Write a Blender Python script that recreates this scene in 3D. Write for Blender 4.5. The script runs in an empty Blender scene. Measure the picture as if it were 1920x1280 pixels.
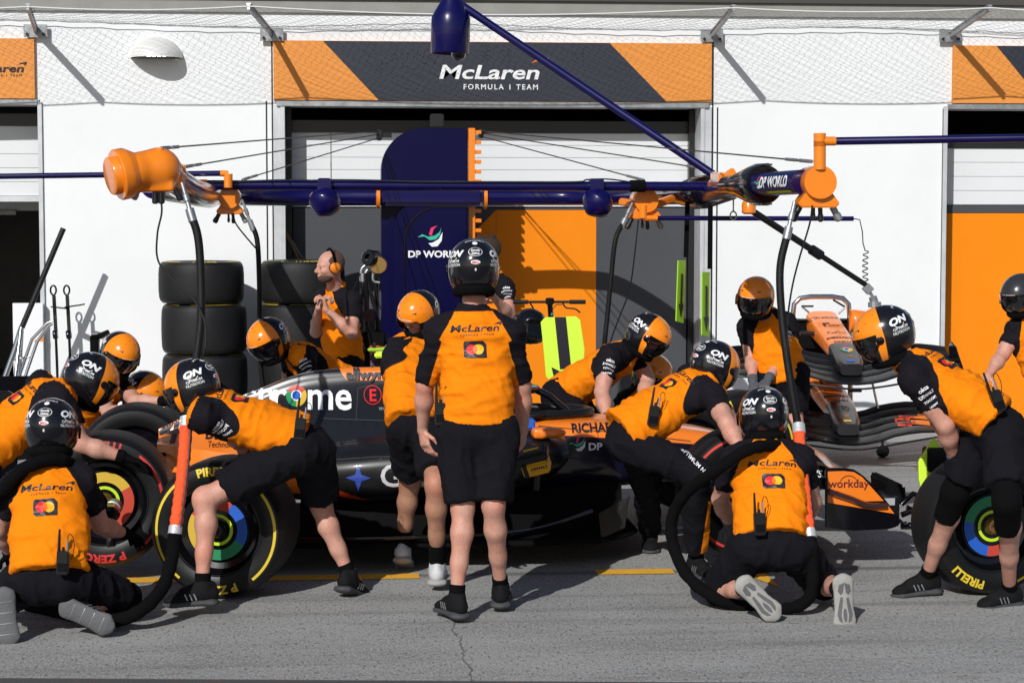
import bpy, bmesh, math, random
import numpy as np
from mathutils import Vector, Matrix, noise
from mathutils.bvhtree import BVHTree
random.seed(7)
SC = bpy.context.scene
COL = SC.collection
V = Vector
# ------------------------------------------------------------ camera, sky, sun
F = 3733.0; TH = math.radians(5.0); PH = math.atan(245/3733.0); CH = 2.0
cd = bpy.data.cameras.new('camera'); cam = bpy.data.objects.new('camera', cd); COL.objects.link(cam)
cam.location = (0, 0, CH); cam.rotation_euler = (math.pi/2-PH, 0, -TH)
cd.sensor_width = 36; cd.lens = 36*F/1920; cd.clip_end = 2000; cd.clip_start = 0.1
SC.camera = cam
SUN = V((0.48, 1.0, -0.72)).normalized()
w = bpy.data.worlds.new('World'); SC.world = w; w.use_nodes = True
nt = w.node_tree; bg = nt.nodes['Background']
sky = nt.nodes.new('ShaderNodeTexSky'); sky.sky_type = 'NISHITA'; sky.sun_disc = False
sky.sun_elevation = math.asin(-SUN.z); sky.sun_rotation = math.atan2(-SUN.x, -SUN.y)
nt.links.new(sky.outputs[0], bg.inputs[0]); bg.inputs[1].default_value = 0.085
sl = bpy.data.lights.new('sun', 'SUN'); sl.energy = 4.9; sl.angle = math.radians(0.5); sl.color = (1.0, 0.995, 0.97)
so = bpy.data.objects.new('sun', sl); COL.objects.link(so); so.rotation_euler = SUN.to_track_quat('-Z', 'Y').to_euler()
SC.view_settings.view_transform = 'Standard'; SC.view_settings.look = 'None'
SC.view_settings.exposure = -0.36; SC.view_settings.gamma = 1.0

Fw = V((math.sin(TH)*math.cos(PH), math.cos(TH)*math.cos(PH), -math.sin(PH)))
Rt = V((math.cos(TH), -math.sin(TH), 0)); Up = V((math.sin(TH)*math.sin(PH), math.cos(TH)*math.sin(PH), math.cos(PH)))
def W(px, py, Y):
    """world point seen at photo pixel (1920 wide) on the vertical plane y = Y"""
    d = Fw + Rt*((px-960)/F) - Up*((py-640)/F)
    t = Y/d.y
    return V((d.x*t, Y, CH+d.z*t))

# ------------------------------------------------------------ materials
MATS = {}
def mat(name, col, rough=0.5, metal=0.0, bump=0.0, bscale=60, var=0.0, vscale=6, coat=0.0, emit=0, col2=None, spec=0.5, trans=0, sheen=0, attr=None, detail=6, acol=None):
    if name in MATS: return MATS[name]
    m = bpy.data.materials.new(name); m.use_nodes = True; n = m.node_tree.nodes; L = m.node_tree.links
    b = n['Principled BSDF']; b.inputs['Roughness'].default_value = rough; b.inputs['Metallic'].default_value = metal
    b.inputs['Specular IOR Level'].default_value = spec; b.inputs['Coat Weight'].default_value = coat; b.inputs['Coat Roughness'].default_value = 0.06
    b.inputs['Transmission Weight'].default_value = trans; b.inputs['Sheen Weight'].default_value = sheen
    c4 = (*col, 1)
    b.inputs['Base Color'].default_value = c4
    tc = n.new('ShaderNodeTexCoord'); src = None
    if var or col2:
        t = n.new('ShaderNodeTexNoise'); t.inputs['Scale'].default_value = vscale; t.inputs['Detail'].default_value = detail; t.inputs['Roughness'].default_value = .65
        L.new(tc.outputs['Object'], t.inputs['Vector'])
        mx = n.new('ShaderNodeMix'); mx.data_type = 'RGBA'
        rp = n.new('ShaderNodeMapRange'); rp.inputs[1].default_value = .3; rp.inputs[2].default_value = .7
        L.new(t.outputs['Fac'], rp.inputs[0]); L.new(rp.outputs[0], mx.inputs[0])
        c2 = col2 or tuple(max(0, c*(1+var)) for c in col); c1 = col if col2 else tuple(c*(1-var) for c in col)
        mx.inputs[6].default_value = (*c1, 1); mx.inputs[7].default_value = (*c2, 1)
        src = mx.outputs[2]
        rr = n.new('ShaderNodeMapRange'); rr.inputs[3].default_value = max(0.02, rough-.07); rr.inputs[4].default_value = min(1, rough+.08)
        L.new(t.outputs['Fac'], rr.inputs[0]); L.new(rr.outputs[0], b.inputs['Roughness'])
    if attr:
        a = n.new('ShaderNodeAttribute'); a.attribute_name = attr
        mr = n.new('ShaderNodeMapRange'); mr.inputs[1].default_value = -.0015; mr.inputs[2].default_value = .0015
        L.new(a.outputs['Fac'], mr.inputs[0])
        mx2 = n.new('ShaderNodeMix'); mx2.data_type = 'RGBA'; L.new(mr.outputs[0], mx2.inputs[0])
        if src: L.new(src, mx2.inputs[6])
        else: mx2.inputs[6].default_value = c4
        mx2.inputs[7].default_value = (*acol, 1); src = mx2.outputs[2]
    if src: L.new(src, b.inputs['Base Color'])
    if bump:
        t2 = n.new('ShaderNodeTexNoise'); t2.inputs['Scale'].default_value = bscale; t2.inputs['Detail'].default_value = 5
        L.new(tc.outputs['Object'], t2.inputs['Vector'])
        bp = n.new('ShaderNodeBump'); bp.inputs['Strength'].default_value = bump; bp.inputs['Distance'].default_value = .01
        L.new(t2.outputs['Fac'], bp.inputs['Height']); L.new(bp.outputs[0], b.inputs['Normal'])
    if emit:
        b.inputs['Emission Color'].default_value = c4; b.inputs['Emission Strength'].default_value = emit
    MATS[name] = m; return m
ORANGE = (0.88, 0.245, 0.012)
M = dict(
 orange=mat('orange_cloth', (0.86, 0.222, 0.003), .85, var=.05, vscale=5, bump=.3, bscale=160, spec=.12, attr='dark', acol=(0.0095, 0.0082, 0.0115)),
 opaint=mat('orange_paint', (0.86, 0.225, 0.008), .28, coat=.6, var=.03),
 omatt=mat('orange_vinyl', (0.84, 0.235, 0.003), .6, spec=.2, var=.03, vscale=2),
 ofade=mat('faded_orange_board', (0.74, 0.27, 0.045), .6, var=.04, vscale=2),
 ocar=mat('papaya_car_paint', (0.88, 0.21, 0.015), .32, coat=.5, var=.03),
 red=mat('red_orange_paint', (0.65, 0.055, 0.012), .35, coat=.3),
 navy=mat('navy_gloss_paint', (0.0035, 0.0025, 0.060), .28, coat=.25, spec=.3, var=.08, vscale=3),
 navyflat=mat('navy_satin_panel', (0.0022, 0.0022, 0.036), .3, coat=.08, spec=.15),
 charcoal=mat('charcoal_board', (0.022, 0.025, 0.040), .6, var=.1),
 dark=mat('dark_short_cloth', (0.0072, 0.0066, 0.0095), .9, var=.12, vscale=9, bump=.35, bscale=140, spec=.12),
 black=mat('black_plastic', (0.008, 0.008, 0.009), .38, var=.1),
 knit=mat('black_knit', (0.004, 0.004, 0.0045), .95, bump=.5, bscale=260, spec=.08),
 gloss=mat('black_gloss', (0.004, 0.004, 0.006), .16, coat=.4, spec=.35),
 carbon=mat('carbon_fibre', (0.007, 0.007, 0.008), .4, coat=.2, spec=.3, var=.25, vscale=60),
 ctop=mat('satin_black_bodywork', (0.008, 0.008, 0.009), .36, coat=.25, spec=.3, var=.15, vscale=4),
 rubber=mat('tyre_rubber', (0.0085, 0.0085, 0.0095), .6, spec=.35, var=.3, vscale=5, bump=.15, bscale=90),
 rubside=mat('tyre_sidewall', (0.006, 0.006, 0.0065), .45, spec=.35, var=.15, vscale=9),
 hose=mat('hose_rubber', (0.005, 0.005, 0.0055), .6, spec=.25, bump=.25, bscale=120),
 sleeve=mat('orange_hose_sleeve', (0.85, 0.09, 0.015), .8, bump=.6, bscale=60, var=.1, vscale=20),
 silver=mat('silver_tape', (0.55, 0.56, 0.58), .45, metal=.3, bump=.3, bscale=80),
 chrome=mat('polished_steel', (0.62, 0.62, 0.64), .16, metal=1, var=.05),
 steel=mat('galvanised_steel', (0.36, 0.37, 0.38), .45, metal=.7, var=.25, vscale=14),
 dsteel=mat('dark_steel', (0.05, 0.05, 0.052), .35, metal=.8),
 alu=mat('aluminium_frame', (0.58, 0.59, 0.61), .42, metal=.25, var=.12, vscale=5),
 white=mat('white_print', (0.80, 0.80, 0.82), .5),
 wprint=mat('grey_print', (0.42, 0.42, 0.45), .5),
 ink=mat('black_print', (0.012, 0.010, 0.018), .5),
 maroon=mat('maroon_print', (0.10, 0.008, 0.02), .5),
 red_p=mat('red_print', (0.72, 0.02, 0.02), .5),
 yel_p=mat('yellow_print', (0.85, 0.45, 0.01), .5),
 oran_p=mat('orange_print', (0.85, 0.16, 0.01), .5),
 yband=mat('tyre_yellow', (0.72, 0.52, 0.03), .5, var=.1),
 rband=mat('tyre_red', (0.60, 0.03, 0.025), .5),
 blue_p=mat('blue_print', (0.015, 0.105, 0.50), .45),
 green_p=mat('green_print', (0.015, 0.23, 0.09), .45),
 teal_p=mat('teal_print', (0.03, 0.45, 0.30), .5),
 pink_p=mat('pink_print', (0.70, 0.03, 0.12), .5),
 cred=mat('cover_red', (0.52, 0.055, 0.03), .45),
 cyel=mat('cover_yellow', (0.62, 0.40, 0.04), .45),
 lime=mat('lime_ring', (0.50, 0.75, 0.02), .45),
 neon=mat('neon_board', (0.66, 0.92, 0.06), .5), wshoe=mat('white_shoe', (0.52, 0.52, 0.53), .6, bump=.4, bscale=90), dblue=mat('deep_blue_print', (0.025, 0.06, 0.34), .45),
 neong=mat('neon_green_board', (0.34, 0.66, 0.02), .5),
 whub=mat('brass_hub', (0.35, 0.22, 0.08), .35, metal=.9),
 yplas=mat('yellow_plastic', (0.78, 0.42, 0.008), .4),
 sole=mat('grey_sole', (0.045, 0.046, 0.05), .7, bump=.3, bscale=40),
 wsole=mat('white_sole', (0.30, 0.29, 0.27), .7, var=.12, vscale=30), shoe=mat('black_shoe_fabric', (0.006, 0.006, 0.007), .75, bump=.6, bscale=220, spec=.2),
 gsole=mat('dark_grey_sole', (0.10, 0.10, 0.105), .75, bump=.4, bscale=60),
 glove=mat('grey_glove', (0.07, 0.075, 0.085), .8, bump=.3, bscale=200),
 visor=mat('dark_visor', (0.004, 0.004, 0.005), .06, coat=1),
 hair=mat('dark_hair', (0.035, 0.018, 0.010), .7, bump=1, bscale=180),
 beard=mat('brown_stubble', (0.10, 0.05, 0.035), .8, bump=.8, bscale=240),
 glass=mat('clear_dome', (0.9, 0.9, 0.9), .03, trans=1.0),
 panel=mat('white_door_panel', (0.70, 0.715, 0.73), .5, var=.02, vscale=2),
 gpanel=mat('grey_board', (0.062, 0.064, 0.072), .6, spec=.3, var=.06, vscale=2),
 net=mat('grey_netting', (0.22, 0.22, 0.22), .8),
 rope=mat('white_rope', (0.7, 0.7, 0.7), .8),
 lampon=mat('lamp_led', (1.0, 0.93, 0.75), .5, emit=14),
)
def skinmat(name, c):
    m = mat(name, c, .5, var=.14, vscale=22, bump=.25, bscale=240)
    b = m.node_tree.nodes['Principled BSDF']; b.inputs['Subsurface Weight'].default_value = .12
    b.inputs['Subsurface Radius'].default_value = (.02, .008, .004); b.inputs['Subsurface Scale'].default_value = .3
    n = m.node_tree.nodes; L = m.node_tree.links; src = b.inputs['Base Color'].links[0].from_socket
    def nz(sc, det, st):
        tc = n.new('ShaderNodeTexCoord'); mp = n.new('ShaderNodeMapping'); mp.inputs['Scale'].default_value = st; t = n.new('ShaderNodeTexNoise'); t.inputs['Scale'].default_value = sc; t.inputs['Detail'].default_value = det
        L.new(tc.outputs['Object'], mp.inputs[0]); L.new(mp.outputs[0], t.inputs['Vector']); return t.outputs['Fac']
    for sc, det, st, lo, hi, amt, cc in ((7, 4, (1, 1, .7), .45, .7, .45, (.62, .20, .13)), (150, 3, (1, 1, .35), .60, .68, .40, (.16, .08, .05))):
        mr = n.new('ShaderNodeMapRange'); L.new(nz(sc, det, st), mr.inputs[0])
        for i, v in enumerate((lo, hi, 0, amt)): mr.inputs[i+1].default_value = v
        mx = n.new('ShaderNodeMix'); mx.data_type = 'RGBA'; L.new(mr.outputs[0], mx.inputs[0]); L.new(src, mx.inputs[6]); mx.inputs[7].default_value = (*cc, 1); src = mx.outputs[2]
    L.new(src, b.inputs['Base Color'])
    return m
M['under'] = mat('matt_underbody', (.004, .004, .0045), .8, spec=.1); M['skin'] = skinmat('skin', (0.56, 0.29, 0.215)); M['skin2'] = skinmat('skin_tan', (0.40, 0.20, 0.125))

# ------------------------------------------------------------ scene-graph helpers
def _tag(o, label, cat, group):
    if label: o['label'] = label
    if cat: o['category'] = cat
    if group: o['group'] = group
def thing(name, label, cat, loc=(0, 0, 0), rot=(0, 0, 0), group=None):
    o = bpy.data.objects.new(name, None); COL.objects.link(o); o.empty_display_size = .1
    o.location = loc; o.rotation_euler = rot; _tag(o, label, cat, group); return o
def xf(o):
    m = o.matrix_basis.copy()
    if o.parent: m = xf(o.parent) @ o.matrix_parent_inverse @ m
    return m
def link(name, me, m, parent=None, local=False, smooth=False):
    o = bpy.data.objects.new(name, me); COL.objects.link(o)
    if m is not None:
        for x in (m if isinstance(m, (list, tuple)) else [m]): me.materials.append(M[x] if isinstance(x, str) else x)
    if smooth:
        me.polygons.foreach_set('use_smooth', [True]*len(me.polygons))
    if parent:
        o.parent = parent
        if not local: o.matrix_parent_inverse = xf(parent).inverted()
    return o
def struct(o): o['kind'] = 'structure'; return o
def dup(root, loc=None, rot=None, label=None, group=None):
    def cp(o, par):
        c = o.copy(); COL.objects.link(c)
        if par: c.parent = par
        for ch in [x for x in bpy.data.objects if x.parent == o]: cp(ch, c)
        return c
    kids = list(root.children_recursive)
    r = cp(root, None)
    if loc is not None: r.location = loc
    if rot is not None: r.rotation_euler = rot
    if label: r['label'] = label
    if group: r['group'] = group
    return r

# ------------------------------------------------------------ mesh builder
class MB:
    def __init__(s): s.bm = bmesh.new(); s.mi = 0
    def _fin(s, vs, mi):
        pass
    def face(s, pts, mi=None):
        vs = [s.bm.verts.new(p) for p in pts]
        try:
            f = s.bm.faces.new(vs); f.material_index = s.mi if mi is None else mi
            return f
        except ValueError: return None
    def hexa(s, c8):
        vs = [s.bm.verts.new(p) for p in c8]
        for q in ((0, 3, 2, 1), (4, 5, 6, 7), (0, 1, 5, 4), (1, 2, 6, 5), (2, 3, 7, 6), (3, 0, 4, 7)):
            s.bm.faces.new([vs[i] for i in q]).material_index = s.mi
    def box(s, x0, x1, y0, y1, z0, z1):
        x0, x1 = sorted((x0, x1)); y0, y1 = sorted((y0, y1)); z0, z1 = sorted((z0, z1))
        s.hexa([(x0, y0, z0), (x1, y0, z0), (x1, y1, z0), (x0, y1, z0), (x0, y0, z1), (x1, y0, z1), (x1, y1, z1), (x0, y1, z1)]); return s
    def obox(s, c, ax, ay, az):
        """oriented box by half-vectors"""
        c, ax, ay, az = V(c), V(ax), V(ay), V(az)
        s.hexa([c-ax-ay-az, c+ax-ay-az, c+ax+ay-az, c-ax+ay-az, c-ax-ay+az, c+ax-ay+az, c+ax+ay+az, c-ax+ay+az]); return s
    def bar(s, a, b, w, h=None, up=(0, 0, 1)):
        a, b = V(a), V(b); h = h or w; d = (b-a); u = V(up)
        if abs(d.normalized().dot(u)) > .99: u = V((1, 0, 0))
        sd = d.cross(u).normalized(); u2 = sd.cross(d).normalized()
        s.obox((a+b)/2, d/2, sd*w/2, u2*h/2); return s
    def tube(s, pts, r, n=12, cap=True, closed=False, rs=None):
        pts = [V(p) for p in pts]; N = len(pts); rings = []
        t0 = (pts[1]-pts[0]).normalized(); u = V((0, 0, 1)) if abs(t0.z) < .9 else V((1, 0, 0))
        u = (u-t0*u.dot(t0)).normalized()
        for i, p in enumerate(pts):
            if closed: t = (pts[(i+1) % N]-pts[i-1]).normalized()
            elif i == 0: t = t0
            elif i == N-1: t = (pts[-1]-pts[-2]).normalized()
            else:
                t = ((pts[i+1]-p).normalized()+(p-pts[i-1]).normalized())
                t = t.normalized() if t.length > 1e-6 else (p-pts[i-1]).normalized()
            u = (u-t*u.dot(t)); u = u.normalized() if u.length > 1e-6 else t.orthogonal().normalized()
            v = t.cross(u); rr = rs[i] if rs else r
            rings.append([s.bm.verts.new(p+(u*math.cos(a)+v*math.sin(a))*rr) for a in [2*math.pi*k/n for k in range(n)]])
        for i in range(N-1 if not closed else N):
            A, B = rings[i], rings[(i+1) % N]
            for k in range(n):
                s.bm.faces.new((A[k], A[(k+1) % n], B[(k+1) % n], B[k])).material_index = s.mi
        if cap and not closed:
            s.bm.faces.new(rings[0][::-1]).material_index = s.mi; s.bm.faces.new(rings[-1]).material_index = s.mi
        return s
    def lathe(s, prof, c=(0, 0, 0), ax=(0, 0, 1), n=48, mi=None, cap=True):
        """prof: list of (radius, height along ax)"""
        c, ax = V(c), V(ax).normalized(); u = ax.orthogonal().normalized(); v = ax.cross(u); rings = []
        for r, h in prof:
            rings.append([s.bm.verts.new(c+ax*h+(u*math.cos(a)+v*math.sin(a))*max(r, 1e-4)) for a in [2*math.pi*k/n for k in range(n)]])
        for i in range(len(rings)-1):
            A, B = rings[i], rings[i+1]
            for k in range(n): s.bm.faces.new((A[k], A[(k+1) % n], B[(k+1) % n], B[k])).material_index = s.mi if mi is None else mi
        if cap and prof[0][0] > 1e-3: s.bm.faces.new(rings[0][::-1]).material_index = s.mi
        if cap and prof[-1][0] > 1e-3: s.bm.faces.new(rings[-1]).material_index = s.mi
        return s
    def prism(s, pts, d):
        """polygon (3D, planar) extruded by vector d"""
        d = V(d); A = [s.bm.verts.new(V(p)) for p in pts]; B = [s.bm.verts.new(V(p)+d) for p in pts]; n = len(pts)
        s.bm.faces.new(A[::-1]).material_index = s.mi; s.bm.faces.new(B).material_index = s.mi
        for i in range(n): s.bm.faces.new((A[i], A[(i+1) % n], B[(i+1) % n], B[i])).material_index = s.mi
        return s
    def loft(s, rings, cap=True):
        R = [[s.bm.verts.new(p) for p in r] for r in rings]; n = len(R[0])
        for i in range(len(R)-1):
            for k in range(n): s.bm.faces.new((R[i][k], R[i][(k+1) % n], R[i+1][(k+1) % n], R[i+1][k])).material_index = s.mi
        if cap: s.bm.faces.new(R[0][::-1]).material_index = s.mi; s.bm.faces.new(R[-1]).material_index = s.mi
        return s
    def mesh(s, name='m', bevel=0, subd=0):
        bm = s.bm
        bmesh.ops.recalc_face_normals(bm, faces=bm.faces)
        if bevel: bmesh.ops.bevel(bm, geom=[e for e in bm.edges if len(e.link_faces) == 2 and e.calc_face_angle(0) > .5], offset=bevel, segments=2, affect='EDGES', clamp_overlap=True)
        me = bpy.data.meshes.new(name); bm.to_mesh(me); bm.free(); return me
    def build(s, name, m, parent=None, local=False, smooth=False, bevel=0):
        me = s.mesh(name, bevel); o = link(name, me, m, parent, local)
        if smooth:
            me.polygons.foreach_set('use_smooth', [True]*len(me.polygons))
            try: me.set_sharp_from_angle(angle=math.radians(38))
            except Exception: pass
        return o

def bez(pts, n=40):
    """smooth Catmull-Rom curve through pts"""
    P = [V(p) for p in pts]; P = [P[0]*2-P[1]]+P+[P[-1]*2-P[-2]]; out = []; k = len(P)-3
    for i in range(k):
        m = max(2, n//k)
        for j in range(m):
            t = j/m; a, b, c, d = P[i:i+4]
            out.append(.5*((2*b)+(c-a)*t+(2*a-5*b+4*c-d)*t*t+(3*b-a-3*c+d)*t**3))
    out.append(P[-2]); return out

# ------------------------------------------------------------ signed-distance modelling (one smooth surface from many tapered shapes)
class SDF:
    def __init__(s, h=.012, k=.03): s.h = h; s.k = k; s.pr = []
    def cone(s, a, b, ra, rb, cut=0, k=None, sub=False):
        s.pr.append(('c', np.array(a, float), np.array(b, float), ra, rb, cut, s.k if k is None else k, sub)); return s
    def ell(s, c, ax, rad, k=None, sub=False):
        """ax: 3 orthonormal axes"""
        s.pr.append(('e', np.array(c, float), np.array([list(x) for x in ax], float), np.array(rad, float), 0, 0, s.k if k is None else k, sub)); return s
    def ecap(s, a, b, side, wa, wb, cut=0, k=None, sub=False):
        """elliptic capsule a->b, half widths w=(side, front)"""
        s.pr.append(('x', np.array(a, float), np.array(b, float), np.array(side, float), (wa, wb), cut, s.k if k is None else k, sub)); return s
    def box(s, c, ax, half, r=.01, k=None, sub=False):
        s.pr.append(('b', np.array(c, float), np.array([list(x) for x in ax], float), np.array(half, float), r, 0, s.k if k is None else k, sub)); return s
    def bounds(s, p):
        t = p[0]
        if t == 'c': r = max(p[3], p[4]); pts = np.array([p[1]-r, p[1]+r, p[2]-r, p[2]+r])
        elif t == 'x': r = max(max(p[4][0]), max(p[4][1])); pts = np.array([p[1]-r, p[1]+r, p[2]-r, p[2]+r])
        elif t == 'e': r = max(p[3]); pts = np.array([p[1]-r, p[1]+r])
        else: r = np.linalg.norm(p[3]); pts = np.array([p[1]-r, p[1]+r])
        return pts.min(0), pts.max(0)
    def ev(s, p, X):
        t = p[0]
        if t == 'c':
            a, b, ra, rb, cut = p[1:6]; ab = b-a; L2 = ab@ab+1e-12; q = X-a; tt = (q@ab)/L2; tc = np.clip(tt, 0, 1)
            d = np.sqrt(((q-tc[..., None]*ab)**2).sum(-1))-(ra+(rb-ra)*tc)
            L = math.sqrt(L2)
            if cut in (1, 3): d = np.maximum(d, (tt-1)*L)
            if cut in (2, 3): d = np.maximum(d, -tt*L)
            return d
        if t == 'x':
            a, b, side, (wa, wb), cut = p[1:6]; ab = b-a; L = math.sqrt(ab@ab)+1e-9; u = ab/L
            side = side-u*(side@u); side /= np.linalg.norm(side); fr = np.cross(u, side)
            q = X-a; al = q@u; tc = np.clip(al/L, 0, 1)
            hw = wa[0]+(wb[0]-wa[0])*tc; hd = wa[1]+(wb[1]-wa[1])*tc; ex = al-tc*L; m = np.minimum(hw, hd)
            d = (np.sqrt((q@side/hw)**2+(q@fr/hd)**2+(ex/m)**2)-1)*m
            if cut in (1, 3): d = np.maximum(d, al-L)
            if cut in (2, 3): d = np.maximum(d, -al)
            return d
        if t == 'e':
            q = (X-p[1])@p[2].T/p[3]
            return (np.sqrt((q**2).sum(-1))-1)*p[3].min()
        q = np.abs((X-p[1])@p[2].T)-p[3]+p[4]
        return np.sqrt((np.maximum(q, 0)**2).sum(-1))+np.minimum(q.max(-1), 0)-p[4]
    def mesh(s, name='body'):
        h = s.h; B = [s.bounds(p) for p in s.pr if not p[-1]]
        lo = np.min([b[0] for b in B], 0)-3*h; hi = np.max([b[1] for b in B], 0)+3*h
        n = np.ceil((hi-lo)/h).astype(int)+1
        vol = np.full(n, .12, np.float32); ax = [lo[i]+h*np.arange(n[i]) for i in range(3)]
        for p in s.pr:
            k = p[-2]; b0, b1 = s.bounds(p); mg = .06+k
            i0 = np.maximum(((b0-mg-lo)/h).astype(int), 0); i1 = np.minimum(((b1+mg-lo)/h).astype(int)+2, n)
            if (i1 <= i0).any(): continue
            X = np.stack(np.meshgrid(*[ax[i][i0[i]:i1[i]] for i in range(3)], indexing='ij'), -1)
            d = s.ev(p, X); sl = tuple(slice(i0[i], i1[i]) for i in range(3)); v = vol[sl]
            if p[-1]:
                vol[sl] = np.maximum(v, -d)
            elif k > 0:
                t = np.clip(.5+.5*(v-d)/k, 0, 1); vol[sl] = v*(1-t)+d*t-k*t*(1-t)
            else: vol[sl] = np.minimum(v, d)
        return nets(vol, lo, h, name)
def nets(vol, lo, h, name):
    ins = vol < 0
    c = np.zeros(tuple(np.array(vol.shape)-1), np.int8)
    for i in (0, 1):
        for j in (0, 1):
            for k in (0, 1):
                c += ins[i:i+c.shape[0], j:j+c.shape[1], k:k+c.shape[2]]
    act = (c > 0) & (c < 8); idx = np.argwhere(act); ids = np.full(c.shape, -1, np.int64); ids[act] = np.arange(len(idx))
    acc = np.zeros((len(idx), 3)); cnt = np.zeros(len(idx))
    cor = [(0, 0, 0), (1, 0, 0), (0, 1, 0), (1, 1, 0), (0, 0, 1), (1, 0, 1), (0, 1, 1), (1, 1, 1)]
    val = [vol[tuple((idx+np.array(o)).T)] for o in cor]
    for a in range(8):
        for b in range(a+1, 8):
            if sum(abs(cor[a][i]-cor[b][i]) for i in range(3)) != 1: continue
            m = (val[a] < 0) != (val[b] < 0); t = np.where(m, val[a]/np.where(m, val[a]-val[b], 1), 0)
            p = np.array(cor[a])+t[:, None]*(np.array(cor[b])-np.array(cor[a]))
            acc[m] += p[m]; cnt[m] += 1
    vs = lo+h*(idx+acc/cnt[:, None])
    F_ = []
    for ax in range(3):
        o1, o2 = [(1, 2), (2, 0), (0, 1)][ax]
        sa = [slice(None)]*3; sb = [slice(None)]*3; sa[ax] = slice(0, -1); sb[ax] = slice(1, None)
        A, Bv = ins[tuple(sa)], ins[tuple(sb)]
        e = np.argwhere(A != Bv)
        e = e[(e[:, o1] > 0) & (e[:, o2] > 0)]
        e = e[(e[:, o1] < ids.shape[o1]) & (e[:, o2] < ids.shape[o2])]
        fl = A[tuple(e.T)]
        d1 = np.zeros(3, int); d1[o1] = 1; d2 = np.zeros(3, int); d2[o2] = 1
        q = np.stack([ids[tuple((e-d1-d2).T)], ids[tuple((e-d2).T)], ids[tuple(e.T)], ids[tuple((e-d1).T)]], 1)
        q[~fl] = q[~fl][:, ::-1]; F_.append(q)
    Fc = np.concatenate(F_); Fc = Fc[(Fc >= 0).all(1)]
    # two light relaxation passes
    me = bpy.data.meshes.new(name); me.vertices.add(len(vs)); me.loops.add(len(Fc)*4); me.polygons.add(len(Fc))
    nb = np.zeros_like(vs); ct = np.zeros(len(vs))
    for it in range(2):
        nb[:] = 0; ct[:] = 0
        for a, b in ((0, 1), (1, 2), (2, 3), (3, 0)):
            np.add.at(nb, Fc[:, a], vs[Fc[:, b]]); np.add.at(ct, Fc[:, a], 1); np.add.at(nb, Fc[:, b], vs[Fc[:, a]]); np.add.at(ct, Fc[:, b], 1)
        vs = vs*.5+.5*nb/np.maximum(ct, 1)[:, None]
    me.vertices.foreach_set('co', vs.ravel()); me.loops.foreach_set('vertex_index', Fc.ravel().astype(np.int32))
    me.polygons.foreach_set('loop_start', np.arange(0, len(Fc)*4, 4, dtype=np.int32))
    me.polygons.foreach_set('use_smooth', np.ones(len(Fc), bool)); me.update(calc_edges=True); return me
def getco(me):
    a = np.empty(len(me.vertices)*3); me.vertices.foreach_get('co', a); return a.reshape(-1, 3)
def getno(me):
    a = np.empty(len(me.vertices)*3, np.float32); me.vertex_normals.foreach_get('vector', a); return a.reshape(-1, 3)
def vnoise(p, seed=0):
    """smooth value noise, numpy"""
    i = np.floor(p).astype(np.int64); f = p-i; f = f*f*(3-2*f); out = np.zeros(len(p))
    for dx in (0, 1):
        for dy in (0, 1):
            for dz in (0, 1):
                q = i+np.array([dx, dy, dz]); hsh = (q[:, 0]*73856093 ^ q[:, 1]*19349663 ^ q[:, 2]*83492791 ^ (seed*2654435)) & 0xffffff
                hsh = (hsh*1103515245+12345) & 0x7fffffff
                r = (hsh % 10007)/10007.
                wt = (f[:, 0] if dx else 1-f[:, 0])*(f[:, 1] if dy else 1-f[:, 1])*(f[:, 2] if dz else 1-f[:, 2]); out += r*wt
    return out
def wrinkle(me, frame, freq, amp, seed=1):
    co = getco(me); no = getno(me); p = co@np.array([list(x) for x in frame]).T*np.array(freq)
    p = p+.8*np.stack([vnoise(p*.5, seed+5), vnoise(p*.5, seed+6), vnoise(p*.5, seed+7)], 1)
    r = 1-np.abs(2*vnoise(p, seed)-1)*1.6; r2 = 1-np.abs(2*vnoise(p*1.9+3, seed+2)-1)*1.6
    d = amp*(np.clip(r, 0, 1)**2-.3+.45*(np.clip(r2, 0, 1)**2-.3))
    me.vertices.foreach_set('co', (co+no*d[:, None]).ravel()); me.update()

# ------------------------------------------------------------ lettering and emblems laid on surfaces
_tc = {}
def textgeo(txt, bold=0.0, shear=0.0, spacing=1.0, wide=1.0):
    key = (txt, bold, shear, spacing, wide)
    if key in _tc: return _tc[key]
    c = bpy.data.curves.new('t', 'FONT'); c.body = txt; c.size = 1; c.offset = bold; c.shear = shear; c.space_character = spacing
    c.align_x = 'CENTER'; c.resolution_u = 3; c.fill_mode = 'FRONT'
    o = bpy.data.objects.new('t', c); COL.objects.link(o)
    dg = bpy.context.evaluated_depsgraph_get(); dg.update(); me = bpy.data.meshes.new_from_object(o.evaluated_get(dg))
    vs = [(v.co.x*wide, v.co.y-.36) for v in me.vertices]; fs = [tuple(p.vertices) for p in me.polygons]
    bpy.data.objects.remove(o); bpy.data.curves.remove(c); bpy.data.meshes.remove(me)
    _tc[key] = (vs, fs); return vs, fs
def poly2(pts): return (list(pts), [tuple(range(len(pts)))])
def disc2(r, n=28, cx=0, cy=0, sx=1.0, sy=1.0): return poly2([(cx+r*sx*math.cos(2*math.pi*k/n), cy+r*sy*math.sin(2*math.pi*k/n)) for k in range(n)])
def arc2(r0, r1, a0, a1, n=24, cx=0, cy=0):
    vs = []; fs = []
    for k in range(n+1):
        a = math.radians(a0+(a1-a0)*k/n)
        vs += [(cx+r0*math.cos(a), cy+r0*math.sin(a)), (cx+r1*math.cos(a), cy+r1*math.sin(a))]
    for k in range(n): fs.append((2*k, 2*k+1, 2*k+3, 2*k+2))
    return vs, fs
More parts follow.
